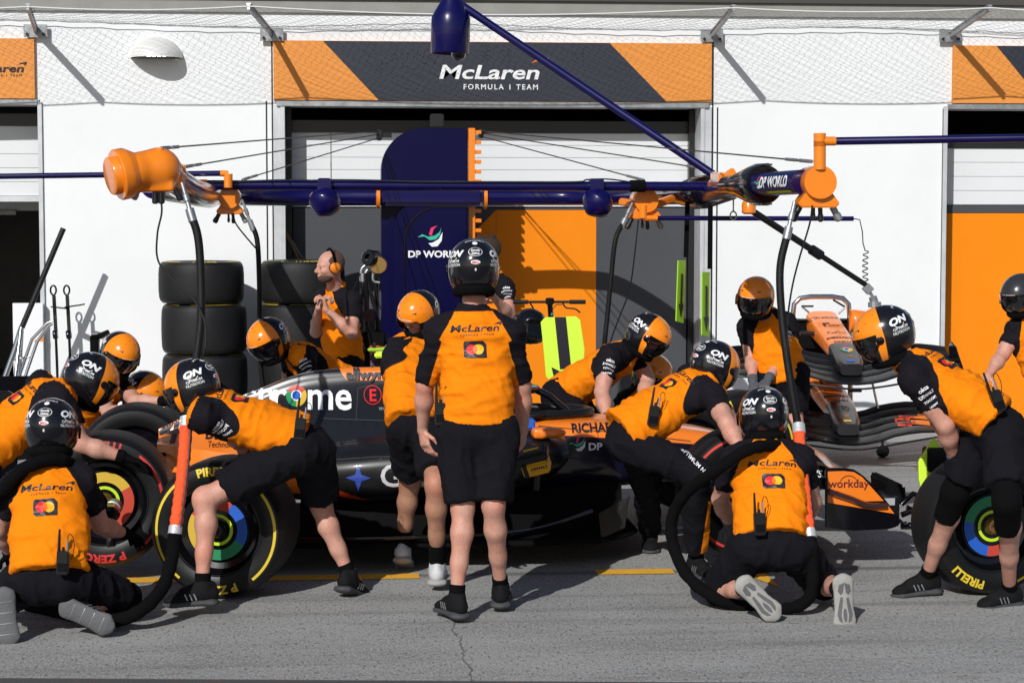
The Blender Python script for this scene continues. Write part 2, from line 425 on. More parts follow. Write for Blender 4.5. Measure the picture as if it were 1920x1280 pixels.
def tf(g, s=1, x=0, y=0, rot=0):
    c, n = math.cos(rot), math.sin(rot)
    return [((u*c-v*n)*s+x, (u*n+v*c)*s+y) for u, v in g[0]], g[1]
def bvh(o):
    mw = xf(o); me = o.data
    return BVHTree.FromPolygons([mw @ v.co for v in me.vertices], [tuple(p.vertices) for p in me.polygons])
def decal(name, geo, m, parent, o, u, v, target=None, off=.0025, seg=None, fmap=None, dist=.4, local=False):
    """geo: 2D shape in metres, laid on plane (o,u,v) and, with a target, dropped onto its surface against the plane normal"""
    o, u, v = V(o), V(u).normalized(), V(v).normalized(); nrm = u.cross(v).normalized()
    bm = bmesh.new(); vs = [bm.verts.new((a, b, 0)) for a, b in geo[0]]
    for f in geo[1]:
        try: bm.faces.new([vs[i] for i in f])
        except ValueError: pass
    bmesh.ops.triangulate(bm, faces=bm.faces)
    if seg:
        for it in range(8):
            es = [e for e in bm.edges if e.calc_length() > seg]
            if not es: break
            bmesh.ops.subdivide_edges(bm, edges=es, cuts=1)
            bmesh.ops.triangulate(bm, faces=[f for f in bm.faces if len(f.verts) > 3])
    dead = []
    for x in bm.verts:
        a, b = x.co.x, x.co.y
        p = V(fmap(a, b)) if fmap else o+u*a+v*b
        if target:
            hit = target.ray_cast(p+nrm*dist, -nrm, dist*2.5)
            if hit[0] is None: dead.append(x); continue
            hn = hit[1] if hit[1].dot(nrm) > 0 else -hit[1]
            p = hit[0]+hn*off
        else: p = p+nrm*off
        x.co = p
    if dead: bmesh.ops.delete(bm, geom=dead, context='VERTS')
    bmesh.ops.recalc_face_normals(bm, faces=bm.faces)
    for f in bm.faces:
        if f.normal.dot(nrm) < 0 and not target: f.normal_flip()
    me = bpy.data.meshes.new(name); bm.to_mesh(me); bm.free()
    if len(me.polygons) == 0: bpy.data.meshes.remove(me); return None
    return link(name, me, m, parent, local, smooth=bool(target))
def swoosh2(s=1.0):
    """small tapering flick drawn after the team wordmark"""
    return [(x*s, y*s) for x, y in [(-.5, .02), (-.2, .22), (.15, .30), (.5, .32), (.42, .12), (.2, -.12), (.22, .06), (.05, .14), (-.2, .12)]], [(0, 1, 7, 8), (1, 2, 7), (7, 2, 3, 6), (6, 3, 4, 5)]
def G(px, py):
    d = Fw+Rt*((px-960)/F)-Up*((py-640)/F); t = -CH/d.z
    return V((d.x*t, d.y*t, 0))
# ============================================================ ground
def ground_mat():
    m = bpy.data.materials.new('pit_concrete'); m.use_nodes = True; n = m.node_tree.nodes; L = m.node_tree.links; b = n['Principled BSDF']
    b.inputs['Roughness'].default_value = .85; b.inputs['Specular IOR Level'].default_value = .3
    tc = n.new('ShaderNodeTexCoord')
    def noi(sc, det, mapsc=None, rough=.6):
        t = n.new('ShaderNodeTexNoise'); t.inputs['Scale'].default_value = sc; t.inputs['Detail'].default_value = det; t.inputs['Roughness'].default_value = rough
        if mapsc:
            mp = n.new('ShaderNodeMapping'); mp.inputs['Scale'].default_value = mapsc; L.new(tc.outputs['Object'], mp.inputs[0]); L.new(mp.outputs[0], t.inputs['Vector'])
        else: L.new(tc.outputs['Object'], t.inputs['Vector'])
        return t.outputs['Fac']
    def rng(s, a, b_, c=0, d=1):
        r = n.new('ShaderNodeMapRange'); L.new(s, r.inputs[0])
        for i, v in enumerate((a, b_, c, d)): r.inputs[i+1].default_value = v
        return r.outputs[0]
    def mix(f, c1, c2, mode='MIX'):
        x = n.new('ShaderNodeMix'); x.data_type = 'RGBA'; x.blend_type = mode
        if hasattr(f, 'links'): L.new(f, x.inputs[0])
        else: x.inputs[0].default_value = f
        for i, c in ((6, c1), (7, c2)):
            if hasattr(c, 'links'): L.new(c, x.inputs[i])
            else: x.inputs[i].default_value = (*c, 1)
        return x.outputs[2]
    base = mix(rng(noi(1.3, 8), .35, .65), (.252, .249, .240), (.322, .318, .308))
    base = mix(rng(noi(.8, 6, (.35, 3.0, 1)), .5, .72, 0, .45), base, (.15, .145, .14))          # tyre-darkened bands along the lane
    base = mix(rng(noi(62, 3, (1, .33, 1)), .57, .64, 0, .85), base, (.10, .098, .092))                          # pits
    base = mix(rng(noi(95, 2, (1, .33, 1)), .48, .62, .0, .5), base, (.47, .465, .45)); base = mix(rng(noi(28, 4, (1, .4, 1)), .55, .7, 0, .35), base, (.17, .168, .16))                          # grain
    base = mix(rng(noi(14, 5, (.6, 2.4, 1)), .66, .70, 0, .8), base, (.07, .065, .06))            # spots of rubber
    base = mix(rng(noi(3.3, 7, (.5, 1.6, 1)), .66, .72, 0, .35), base, (.42, .40, .37))
    sp = n.new('ShaderNodeSeparateXYZ'); L.new(tc.outputs['Object'], sp.inputs[0])
    def band(y0, hw, soft, amt, col, base):
        mt = n.new('ShaderNodeMath'); mt.operation = 'SUBTRACT'; L.new(sp.outputs['Y'], mt.inputs[0]); mt.inputs[1].default_value = y0
        wob = n.new('ShaderNodeMath'); wob.operation = 'MULTIPLY_ADD'; L.new(noi(2.5, 6), wob.inputs[0]); wob.inputs[1].default_value = .02; L.new(mt.outputs[0], wob.inputs[2])
        ab = n.new('ShaderNodeMath'); ab.operation = 'ABSOLUTE'; L.new(wob.outputs[0], ab.inputs[0])
        return mix(rng(ab.outputs[0], hw, hw+soft, amt, 0), base, col)
    for y0, hw, soft, amt in ((G(960, 1075).y, .03, .03, .55), (G(960, 1143).y, .012, .06, .22), (G(960, 1118).y, .01, .03, .18), (14.6, .008, .006, .7)):
        base = band(y0, hw, soft, amt, (.05, .048, .045), base)
    # asphalt of the fast lane this side of the slab edge
    e0, e1 = G(0, 1271), G(1920, 1283); sl_ = (e1.y-e0.y)/(e1.x-e0.x); ed = n.new('ShaderNodeMath'); ed.operation = 'MULTIPLY_ADD'; L.new(sp.outputs['X'], ed.inputs[0]); ed.inputs[1].default_value = -sl_; L.new(sp.outputs['Y'], ed.inputs[2]); c0 = e0.y-sl_*e0.x
    base = mix(rng(noi(2.2, 6, (.16, 2.2, 1)), .56, .70, 0, .35), base, (.13, .13, .13))
    base = mix(rng(ed.outputs[0], c0, c0+.02, 1, 0), base, (.075, .075, .075))
    # rusty chips along the slab edge
    mm = n.new('ShaderNodeMath'); mm.operation = 'MULTIPLY'; L.new(rng(noi(7, 6, (.5, 3, 1)), .6, .66), mm.inputs[0]); L.new(rng(ed.outputs[0], c0+.03, c0+.25, .9, 0), mm.inputs[1])
    base = mix(mm.outputs[0], base, (.16, .07, .045))
    # one long crack running across the slab
    wv = n.new('ShaderNodeMath'); wv.operation = 'MULTIPLY_ADD'; L.new(noi(3, 8), wv.inputs[0]); wv.inputs[1].default_value = .16; L.new(sp.outputs['X'], wv.inputs[2])
    sb = n.new('ShaderNodeMath'); sb.operation = 'SUBTRACT'; L.new(wv.outputs[0], sb.inputs[0]); sb.inputs[1].default_value = .64
    ab = n.new('ShaderNodeMath'); ab.operation = 'ABSOLUTE'; L.new(sb.outputs[0], ab.inputs[0])
    mk = n.new('ShaderNodeMath'); mk.operation = 'MULTIPLY'; L.new(rng(ab.outputs[0], .002, .006, .75, 0), mk.inputs[0]); L.new(rng(sp.outputs['Y'], 9.7, 9.9, 1, 0), mk.inputs[1])
    base = mix(mk.outputs[0], base, (.05, .045, .04))
    L.new(base, b.inputs['Base Color'])
    bp = n.new('ShaderNodeBump'); bp.inputs['Strength'].default_value = .55; bp.inputs['Distance'].default_value = .006
    L.new(noi(70, 6), bp.inputs['Height']); L.new(bp.outputs[0], b.inputs['Normal'])
    return m
b = MB(); b.face([(-150, -60, 0), (150, -60, 0), (150, 150, 0), (-150, 150, 0)])
struct(b.build('ground', ground_mat()))
ypm = mat('worn_yellow_paint', (0.90, 0.46, 0.03), .7, col2=(0.76, 0.38, 0.03), vscale=9, bump=.5, bscale=70)
wpm = mat('worn_white_paint', (0.62, 0.62, 0.60), .7, var=.2, vscale=12, bump=.3)
def strip(name, p, q, wd, m, z=.004):
    b = MB(); p, q = G(*p), G(*q); n = V((0, wd/2, 0))
    b.face([p-n+V((0, 0, z)), q-n+V((0, 0, z)), q+n+V((0, 0, z)), p+n+V((0, 0, z))]); return struct(b.build(name, m))
strip('yellow_line', (60, 1091), (786, 1080), .15, ypm)
strip('yellow_line', (1118, 1073), (1262, 1071), .15, ypm)
strip('yellow_line', (1330, 1070), (1462, 1069), .06, ypm)
b = MB(); b.face([G(1408, 1082)+V((0, 0, .005)), G(1462, 1102)+V((0, 0, .005)), G(1432, 1072)+V((0, 0, .005)), G(1400, 1073)+V((0, 0, .005))]); struct(b.build('yellow_marking', ypm))
strip('white_line', (1040, 992), (1310, 990), .11, wpm)

# ============================================================ garage building
WY = 17.65
def wx(px, y=400): return W(px, y, WY).x
def wz(py, px=960): return W(px, py, WY).z
XL0, XL1 = wx(535), wx(1312)     # centre opening
XA = wx(74); XB = wx(1773)       # left opening ends, right opening starts
ZT = wz(200); ZB = wz(192)
bld = thing('pit_garage', 'long white pit garage building with three roller door bays behind the crew', 'building', (1.4, WY+2, 0))
wallm = mat('white_render_wall', (0.775, 0.785, 0.79), .75, var=.03, vscale=1.4, bump=.12, bscale=35)
wall = MB()
for x0, x1, z0, z1 in ((XA, XL0-.1, 0, ZT), (XL1+.1, XB, 0, ZT), (-14, 18, ZT, wz(28))):
    wall.box(x0, x1, WY, WY+.4, z0, z1)
wall.box(-14, XA-4.1, WY, WY+.4, 0, ZT); wall.box(XB+4.1, 18, WY, WY+.4, 0, ZT)
wall.build('wall', wallm, bld)
MB().box(-14, 18, WY-.03, WY+.4, wz(28), wz(3)).build('fascia_beam', mat('grey_fascia', (.26, .255, .235), .7, var=.1), bld)
MB().box(-14, 18, WY-.06, WY+.5, wz(3), wz(3)+.5).build('eaves', mat('dark_eaves', (.06, .055, .05), .8), bld)
MB().box(-14, 18, WY+.4, WY+8, wz(3), wz(3)+.1).build('roof', 'steel', bld)
MB().box(-14, 18, WY+8, WY+8.2, 0, wz(3)).build('rear_wall', 'black', bld)
ib = MB(); ib.box(-14, 18, WY+.4, WY+8, -.02, .006); ib.build('interior_floor', mat('garage_floor', (.05, .05, .055), .4), bld)
for x in (XL0-1.3, XL1+1.4): MB().box(x-.05, x+.05, WY+.41, WY+8, 0, wz(3)).build('partition', 'black', bld)
# frames of the openings
def frame(x, side):
    f = MB(); s = side
    f.box(x, x+s*.035, WY-.025, WY+.40, 0, ZT+.02); f.build('door_jamb', 'alu', bld)
for x, s in ((XL0, -1), (XL1, 1), (XA, 1), (XB, -1)): frame(x, s)
for x0, x1 in ((XL0-.1, XL0-.036), (XL1+.036, XL1+.1)): MB().box(x0, x1, WY-.012, WY+.39, 0, ZT+.005).build('jamb_trim', 'alu', bld)
for x0, x1 in ((XA-4.1, XA), (XL0-.07, XL1+.07), (XB, XB+4.1)):
    MB().box(x0, x1, WY-.035, WY+.05, ZT-.005, ZB).build('lintel_strip', 'steel', bld)
for px in (77, 501, 512, 1344, 1335, 1766):
    x = wx(px); z1 = wz(75) if px in (512, 1335) else wz(192 if px < 600 else 200)
    MB().box(x-.006, x+.006, WY-.004, WY+.01, 0, z1).build('wall_joint', 'dsteel', bld)
# roller doors
DY = WY+.36
def door(x0, x1, ztop, zbot, seamx=None):
    d = thing_part = MB(); n = max(1, int(round((ztop-zbot)/.12))); hh = (ztop-zbot)/n
    for i in range(n): d.box(x0, x1, DY, DY+.04, zbot+i*hh+.004, zbot+(i+1)*hh)
    d.box(x0, x1, DY+.012, DY+.03, zbot, ztop)
    o = d.build('roller_door', 'panel', bld)
    MB().box(x0, x1, DY-.01, DY+.05, ztop, ztop+.11).build('door_head', 'dsteel', o)
    if seamx: MB().box(seamx-.006, seamx+.006, DY-.004, DY, zbot, ztop).build('door_seam', 'steel', o)
    return o
dz = lambda py: W(960, py, DY).z
dx = lambda px: W(px, 400, DY).x
door(XL0, XL1, dz(250), dz(388), dx(621))
door(XA-4.1, XA, dz(240), dz(368))
door(XB, XB+4.1, dz(276), dz(384))
MB().box(XA-4.1, XA, DY-.02, DY+.05, dz(368)-.05, dz(368)).build('door_bottom_rail', 'alu', bld)
for x in (XL0+.03, XL1-.03): MB().box(x-.022, x+.022, DY-.10, DY-.012, 0, ZT).build('door_track', 'black', bld)
# boards filling the lower part of the bays
bd = thing('bay_board', 'grey and orange display boards closing the centre garage bay', 'board', (1.4, DY, 0))
def brd(name, x0, x1, z0, z1, m, par, y=0): MB().box(x0, x1, DY-.03-y, DY+.03-y, z0, z1).build(name, m, par)
brd('grey_panel', XL0+.06, dx(930), 0, dz(390), 'gpanel', bd)
brd('grey_panel', dx(1117), XL1-.06, 0, dz(390), 'gpanel', bd)
x0 = dx(930); zt = dz(394)
brd('orange_panel', x0, dx(1117), 0, zt, 'omatt', bd)
g = MB(); g.prism([(dx(893), DY-.034, 0), (x0-.003, DY-.034, 0), (x0-.003, DY-.034, zt), (dx(900), DY-.034, dz(424)), (dx(893), DY-.034, dz(430))], (0, .003, 0)); g.build('orange_corner', 'omatt', bd)
brd('grey_panel', x0+.001, dx(1117), zt+.001, dz(390)+.0, 'gpanel', bd)
bd2 = thing('bay_board', 'plain orange display board with grey top edge in the right garage bay', 'board', (XB+2, DY, 0))
brd('grey_panel', XB, XB+4.1, dz(399), dz(385), 'gpanel', bd2, .01)
brd('orange_panel', XB, XB+4.1, 0, dz(400), 'omatt', bd2, .01)
# things seen inside the dark left bay
ac = thing('air_conditioner', 'white ceiling unit in the dark left bay', 'air conditioner', (XA-.6, WY+2.0, 2.05))
MB().box(XA-1.1, XA-.05, WY+1.9, WY+2.2, 2.0, 2.16).build('housing', 'panel', ac, bevel=.02)
MB().box(XA-.75, XA-.5, WY+1.88, WY+1.95, 1.96, 1.999).build('grille', 'steel', ac)
wb = thing('white_board', 'white panel leaning in the mouth of the dark left bay', 'board', (XA-.1, WY-.1, 0))
p0, p1 = W(25, 568, WY-.06), W(81, 568, WY-.06)
MB().box(p0.x, p1.x, WY-.10, WY-.045, 0, p0.z).build('board', 'white', wb)
g = MB(); q = [W(*p, WY-.103) for p in ((62, 640), (81, 628), (81, 640))]; g.prism(q, (0, .002, 0)); g.build('orange_flash', 'omatt', wb)

# ============================================================ fascia signs
def fascia_sign(x0, x1, label, darkpoly, texts):
    z0, z1 = ZB+.01, wz(80)
    t = thing('fascia_sign', label, 'sign', ((x0+x1)/2, WY-.02, z0))
    MB().box(x0, x1, WY-.04, WY-.002, z0, z1).build('sign_panel', 'ofade', t)
    if darkpoly:
        pts = [(W(px, 0, WY-.04).x, WY-.0432, z0+.002 if lo else z1-.002) for px, lo in darkpoly]
        MB().prism(pts, (0, .003, 0)).build('dark_panel', 'charcoal', t)
    return t
YS = WY-.044
s1 = fascia_sign(wx(515), wx(1331), 'orange and charcoal team sign with white wordmark above the centre bay', [(709, 1), (1250, 1), (1143, 0), (605, 0)], 0)
def put(par, name, geo, m, px, py, Y, sc, **k):
    c = W(px, py, Y); return decal(name, tf(geo, sc), m, par, c, (1, 0, 0), (0, 0, 1), **k)
S = F/(WY-.02)
WM = textgeo('McLaren', bold=.02, shear=.18, wide=1.5)
put(s1, 'wordmark', WM, 'white', 916, 135, YS, 36/S, off=.002)
put(s1, 'swoosh', swoosh2(), 'oran_p', 1012, 120, YS, 34/S, off=.002)
put(s1, 'lettering', textgeo('FORMULA 1 TEAM', bold=.02, spacing=1.35), 'white', 939, 163, YS, 13.5/S, off=.002)
# blistered vinyl, small raised bubbles
bb = MB(); rnd = random.Random(3)
for i in range(330):
    cx = rnd.choice([690, 710, 735, 755, 775, 800, 815, 830, 1085, 910, 950])+rnd.gauss(0, 7); cy = 92+abs(rnd.gauss(0, 34))
    if cy > 180 or (cx > 840 and cy > 116): continue
    c = W(cx, cy, YS); r = rnd.uniform(.003, .009)
    bb.lathe([(r, 0), (r*.8, r*.35), (r*.3, r*.6), (0, r*.65)], c+V((0, .002, 0)), (0, -1, 0), n=6)
bb.build('blisters', 'charcoal', s1, smooth=True)['kind'] = 'stuff'
s2 = fascia_sign(-6.6, wx(70), 'orange team sign with small dark wordmark above the left bay', None, 0)
put(s2, 'wordmark', WM, 'ink', -8, 128, YS, 19/S, off=.002)
put(s2, 'swoosh', swoosh2(), 'ink', 42, 122, YS, 16/S, off=.002)
put(s2, 'lettering', textgeo('FORMULA 1 TEAM', spacing=1.35), 'ink', 3, 141, YS, 7/S, off=.002)
s3 = fascia_sign(wx(1781), wx(1781)+4, 'orange sign with a charcoal diagonal above the right bay', [(1960, 1), (2400, 1), (2400, 0), (1870, 0)], 0)

# ============================================================ bulkhead lamp
lamp_o = thing('wall_lamp', 'white half-dome lamp glowing on the wall at upper left', 'lamp', W(294, 108, WY))
g = MB(); c = W(294, 110, WY); rings = []
hw, hh, dp = .225, .185, .27
for i in range(9):
    t = i/8*math.pi/2; z = math.sin(t); k = math.cos(t)
    rings.append([(c.x+hw*k*math.cos(a), WY-dp*k*math.sin(a)*(1-.15*z), c.z+hh*z) for a in [math.pi*j/20 for j in range(21)]])
g.loft(rings, cap=False); g.build('shade', mat('lamp_white', (.72, .71, .69), .4), lamp_o, smooth=True)
MB().box(c.x-.17, c.x+.15, WY-.17, WY-.01, c.z-.004, c.z+.012).build('inner_plate', 'black', lamp_o)
g = MB()
for i in range(4): g.box(c.x-.07+i*.045, c.x-.04+i*.045, WY-.185, WY-.165, c.z+.005, c.z+.022)
g.build('led', 'lampon', lamp_o)

# ============================================================ net brackets and net
tips = []
for (bx, by, tx, ty), lab in zip(((68, 58, 52, 13), (510, 65, 466, 12), (1333, 67, 1376, 15), (1779, 67, 1856, 15)),
    ('steel net bracket above the left bay, leaning left', 'bent steel net bracket at the left end of the centre sign', 'steel net bracket at the right end of the centre sign', 'steel net bracket above the right bay near the picture edge')):
    a = W(bx, by, WY-.01); e = W(tx, ty, WY-1.0); tips.append(e)
    t = thing('net_bracket', lab, 'bracket', a, group='brackets carrying the net')
    MB().box(a.x-.10, a.x+.10, WY-.062, WY-.045, a.z-.06, a.z+.05).build('plate', 'steel', t)
    g = MB(); g.bar(a+V((0, -.03, 0)), e, .055, .022, up=(1, 0, 0)); g.bar(a+V((0, -.03, .02)), e+V((0, 0, .02)), .012, .04, up=(1, 0, 0)); g.build('arm', 'steel', t)
    for s in (-1, 1): MB().lathe([(.013, 0), (.013, .02)], (a.x+s*.07, WY-.062, a.z-.035), (0, -1, 0), n=6).build('bolt', 'dsteel', t)
def topline(x):
    P_ = [V((tips[0].x-4, tips[0].y, tips[0].z))]+tips+[V((tips[3].x+4.2, tips[3].y, tips[3].z))]
    for i in range(len(P_)-1):
        if x <= P_[i+1].x or i == len(P_)-2:
            t = (x-P_[i].x)/(P_[i+1].x-P_[i].x); L_ = abs(P_[i+1].x-P_[i].x)
            return P_[i].lerp(P_[i+1], t)-V((0, 0, .016*L_*4*t*(1-t)))
nt_o = thing('safety_net', 'fine grey net slung from steel brackets above the garage doors', 'net', (1, WY-.5, 3.6))
g = MB(); N = 380; K = 28; x0, x1 = tips[0].x-3.0, tips[3].x+1.6
def npt(i, k):
    x = x0+(x1-x0)*i/N; t = k/K; o = topline(x); zw = wz(52)+.02*math.sin(x*1.7)
    sag = .10*4*t*(1-t)*(.6+.4*math.sin(x*1.1+1))
    return V((x+.012*math.sin(i*1.3+k), o.y+(WY-.06-o.y)*t, o.z*(1-t)+zw*t-sag+.006*math.sin(i*2.1+k*1.7)))
def wire(a, b_, r=.0010):
    d = (b_-a).normalized(); u = d.cross(V((0, 0, 1))).normalized()*r; v = V((0, 0, r))
    A = [g.bm.verts.new(a+q) for q in (u-v*.6, -u-v*.6, v)]; B = [g.bm.verts.new(b_+q) for q in (u-v*.6, -u-v*.6, v)]
    for i in range(3): g.bm.faces.new((A[i], A[(i+1) % 3], B[(i+1) % 3], B[i]))
for i in range(0, N):
    for k in range(0, K):
        if (i+k) % 2 == 0: wire(npt(i, k), npt(i+1, k+1))
        else: wire(npt(i, k+1), npt(i+1, k))
me = bpy.data.meshes.new('netting'); g.bm.to_mesh(me); g.bm.free(); link('netting', me, 'net', nt_o)
MB().tube([topline(x0+(x1-x0)*i/160) for i in range(161)], .006, 6).build('edge_rope', 'rope', nt_o)
MB().tube([npt(i, K) for i in range(0, N+1, 4)], .004, 5).build('lower_cord', 'net', nt_o)
# ============================================================ overhead equipment gantry
GY = 17.05
gan = thing('overhead_gantry', 'dark blue and orange overhead gantry with booms reaching over the car', 'gantry', (W(810, 400, GY).x, GY, 0))
gx = lambda px: W(px, 400, GY).x
gz = lambda py: W(960, py, GY).z
# column with rounded top left shoulder
xl, xr, zt = gx(715), gx(877), gz(241); R = .36
pts = [(xl, GY, 0), (xr, GY, 0), (xr, GY, zt)]+[(xl+R-R*math.sin(a), GY, zt-R+R*math.cos(a)) for a in [math.pi/2*k/12 for k in range(13)]]
g = MB(); g.prism(pts, (0, .34, 0)); column = g.build('column', 'navyflat', gan, smooth=True, bevel=.012)
g = MB(); xa, xb, ztt = gx(735), gx(877)-.004, gz(364); R = .34
g.prism([(xa, GY-.16, 0), (xb, GY-.16, 0), (xb, GY-.16, ztt)]+[(xa+R-R*math.sin(a), GY-.16, ztt-R+R*math.cos(a)) for a in [math.pi/2*k/12 for k in range(13)]], (0, .158, 0))
g.build('front_housing', 'navyflat', gan, smooth=True, bevel=.02)
xa, xb, ztt = gx(757), gx(877)-.006, gz(388); R = .30
g = MB(); A = [(xa+R-R*math.sin(a), GY-.163, ztt-R+R*math.cos(a)) for a in [math.pi/2*k/14 for k in range(15)]]
pl = [(xb, GY-.163, ztt)]+A[0:]+[(xa, GY-.163, .5)]
g.tube(pl, .008, 6); g.build('recess_line', 'gloss', gan)
MB().box(gx(808), gx(834), GY+.1, GY+.2, gz(239), gz(213)).build('camera_box', 'black', column, bevel=.01)
# toothed rack down the column's right edge
g = MB(); x0, x1 = gx(878), gx(890); g.box(x0, x1, GY-.05, GY+.1, gz(700), gz(241))
rk = g.build('rack', 'opaint', gan)
g = MB(); z = gz(246)
while z > gz(640):
    g.obox(((x1+gx(902))/2, GY+.02, z-.012), ((gx(902)-x1)/2, 0, 0), (0, .06, 0), (0, 0, .016)); z -= .0835
o = g.build('teeth', 'opaint', rk, bevel=.003); o['kind'] = 'stuff'
# logo on the housing
put(gan, 'lettering', textgeo('DP WORLD', bold=.035, wide=1.12), 'white', 815, 476, GY-.16, 17/219, off=.002)
def globe(par, c, s, u=(1, 0, 0), v=(0, 0, 1), **k):
    for gm, m in ((tf(([(-.10, .10), (.0, .42), (.30, .52), (.12, .34), (.04, .06)], [(0, 1, 3, 4), (1, 2, 3)]), s), 'pink_p'),
                  (tf(([(-.62, -.02), (-.40, .12), (-.12, .0), (.18, .06), (.40, .22), (.48, .42), (.42, .08), (.22, -.12), (-.05, -.16), (-.30, .02)], [(0, 1, 9), (1, 2, 8, 9), (2, 3, 7, 8), (3, 4, 6, 7), (4, 5, 6)]), s), 'teal_p'),
                  (tf(([(-.12, -.30), (.10, -.26), (.36, -.10), (.54, .22), (.50, -.18), (.30, -.44), (.05, -.46)], [(0, 1, 6), (1, 2, 5, 6), (2, 3, 4, 5)]), s), 'white')):
        decal('emblem', gm, m, par, c, u, v, **k)
globe(gan, W(808, 444, GY-.16), 40/219, off=.002)
# the U of thick pipe: cross pipe at the column, two booms coming forward
zp = 2.115; XLb, XRb = -.97, 2.48
left_path = bez([(gx(716), GY-.1, zp), (-.1, GY-.1, zp), (-.5, GY-.22, zp), (-.86, GY-.75, zp), (XLb, GY-1.8, zp), (XLb, 13.2, zp), (XLb, 10.75, zp+.02)], 60)
g = MB(); g.tube(left_path, .074, 24); g.build('boom_pipe', 'navy', gan, smooth=True)
right_path = bez([(gx(904), GY-.1, zp), (1.7, GY-.1, zp), (2.05, GY-.2, zp), (2.38, GY-.75, zp), (XRb, GY-1.7, zp), (XRb, 13.2, zp)], 60)
g = MB(); g.tube(right_path, .070, 24); g.build('boom_pipe', 'navy', gan, smooth=True)
for px, s in ((712, 1), (905, -1)):
    c = V((gx(px), GY-.1, zp)); MB().lathe([(.10, 0), (.10, .028), (.078, .034)], c, (-s, 0, 0), 28).build('flange', 'opaint', gan, smooth=True)
MB().box(gx(716), gx(904), GY-.20, GY-.0, zp-.075, zp+.075).build('cross_beam', 'navy', gan, bevel=.03)
# long thin tie bar joining the two booms
TY = 13.0; tz = W(850, 349, TY).z
ta, tb = W(387, 347, TY), W(1330, 350, TY)
g = MB(); g.tube([ta, tb], .032, 18); tie = g.build('tie_bar', 'navy', gan, smooth=True)
g = MB(); g.tube([ta-V((.11, 0, 0)), ta+V((.005, 0, 0))], .037, 18); g.tube([ta-V((.09, 0, .0)), V((XLb, TY-.3, zp))], .03, 12); g.build('tie_joint', 'opaint', gan, smooth=True)
g = MB(); g.tube([tb-V((.005, 0, 0)), tb+V((.08, 0, 0))], .037, 18); g.bar(tb+V((.05, 0, -.02)), V((XRb, TY, zp+.03)), .06, .10); g.bar(tb+V((.05, 0, .02)), tb+V((.17, 0, .1)), .06); g.build('tie_joint', 'opaint', gan, bevel=.006)
g = MB(); g.tube(bez([W(360, 335, 12.9), W(385, 343, TY-.04), W(420, 341, TY-.04)]+[W(x, 339+random.uniform(-2, 0), TY-.04) for x in (520, 565, 585, 620, 700)]+[W(x, 341, TY-.04) for x in (800, 950, 1080)]+[W(1100, 337, TY-.04), W(1140, 336, TY-.04), W(1180, 341, TY-.04)], 60), .005, 6); g.build('cable', 'black', gan)
# lamps clamped on the tie bar
def floodlight(px, py, tilt):
    c = W(px, py, TY-.03)
    g = MB(); g.box(c.x-.045, c.x+.045, c.y-.05, c.y+.05, tz-.03, tz+.05); l = g.build('floodlight', 'navy', gan, bevel=.008)
    cc = c+V((0, -.02, -.105)); ax = V((math.sin(tilt), -.35, -.62)).normalized()
    g = MB(); g.lathe([(.02, -.085), (.07, -.08), (.100, -.04), (.108, .0), (.104, .012), (.085, .045), (.03, .088), (.001, .095)], cc, ax, 10); g.build('reflector', 'navy', l, smooth=True)
floodlight(608, 350, -.25); floodlight(1118, 352, -.7)
# strap on the bar
MB().lathe([(.037, 0), (.04, .002), (.04, .10), (.037, .102)], W(1181, 349, TY), (1, 0, 0), 20).build('strap', 'knit', gan, smooth=True)
# boom heads
def plug(par, c, d, r=.016, L=.085, m='black'):
    g = MB(); d = V(d).normalized(); g.lathe([(r, 0), (r, L*.5), (r*1.25, L*.52), (r*1.25, L*.9), (r*.6, L)], c, d, 14); return g.build('connector', m, par, smooth=True)
def hub_head(px, py, Y, r, name='gun_head'):
    c = W(px, py, Y); g = MB(); g.lathe([(r*.97, -.012), (r, 0), (r, .22), (r*.9, .24)], c, (0, 1, 0), 40)
    h = g.build(name, 'opaint', gan, smooth=True, bevel=0)
    g = MB(); w = r*1.25; g.prism([(c.x-r*.75, Y+.02, c.z-r*.55), (c.x+r*.75, Y+.02, c.z-r*.55), (c.x+w*1.02, Y+.02, c.z-r*1.25), (c.x+w*.8, Y+.02, c.z-r*1.5), (c.x-w*.8, Y+.02, c.z-r*1.5), (c.x-w*1.02, Y+.02, c.z-r*1.25)], (0, .14, 0))
    g.build('manifold', 'opaint', h, bevel=.005)
    b0 = c+V((0, .09, -r*1.45))
    plug(h, b0+V((-w*.8, 0, 0)), (-.55, 0, -1), r*.2, r*.95); plug(h, b0+V((w*.8, 0, 0)), (.55, 0, -1), r*.2, r*.95, 'steel')
    plug(h, b0+V((-r*.15, 0, 0)), (0, 0, -1), r*.10, r*.8); plug(h, b0+V((r*.25, 0, 0)), (.05, 0, -1), r*.14, r*.9)
    return h
hub_head(430, 371, 13.05, .071)
HRY = 10.45
hub_head(1538, 342, HRY, .090)
hub_head(1212, 376, 13.1, .082)
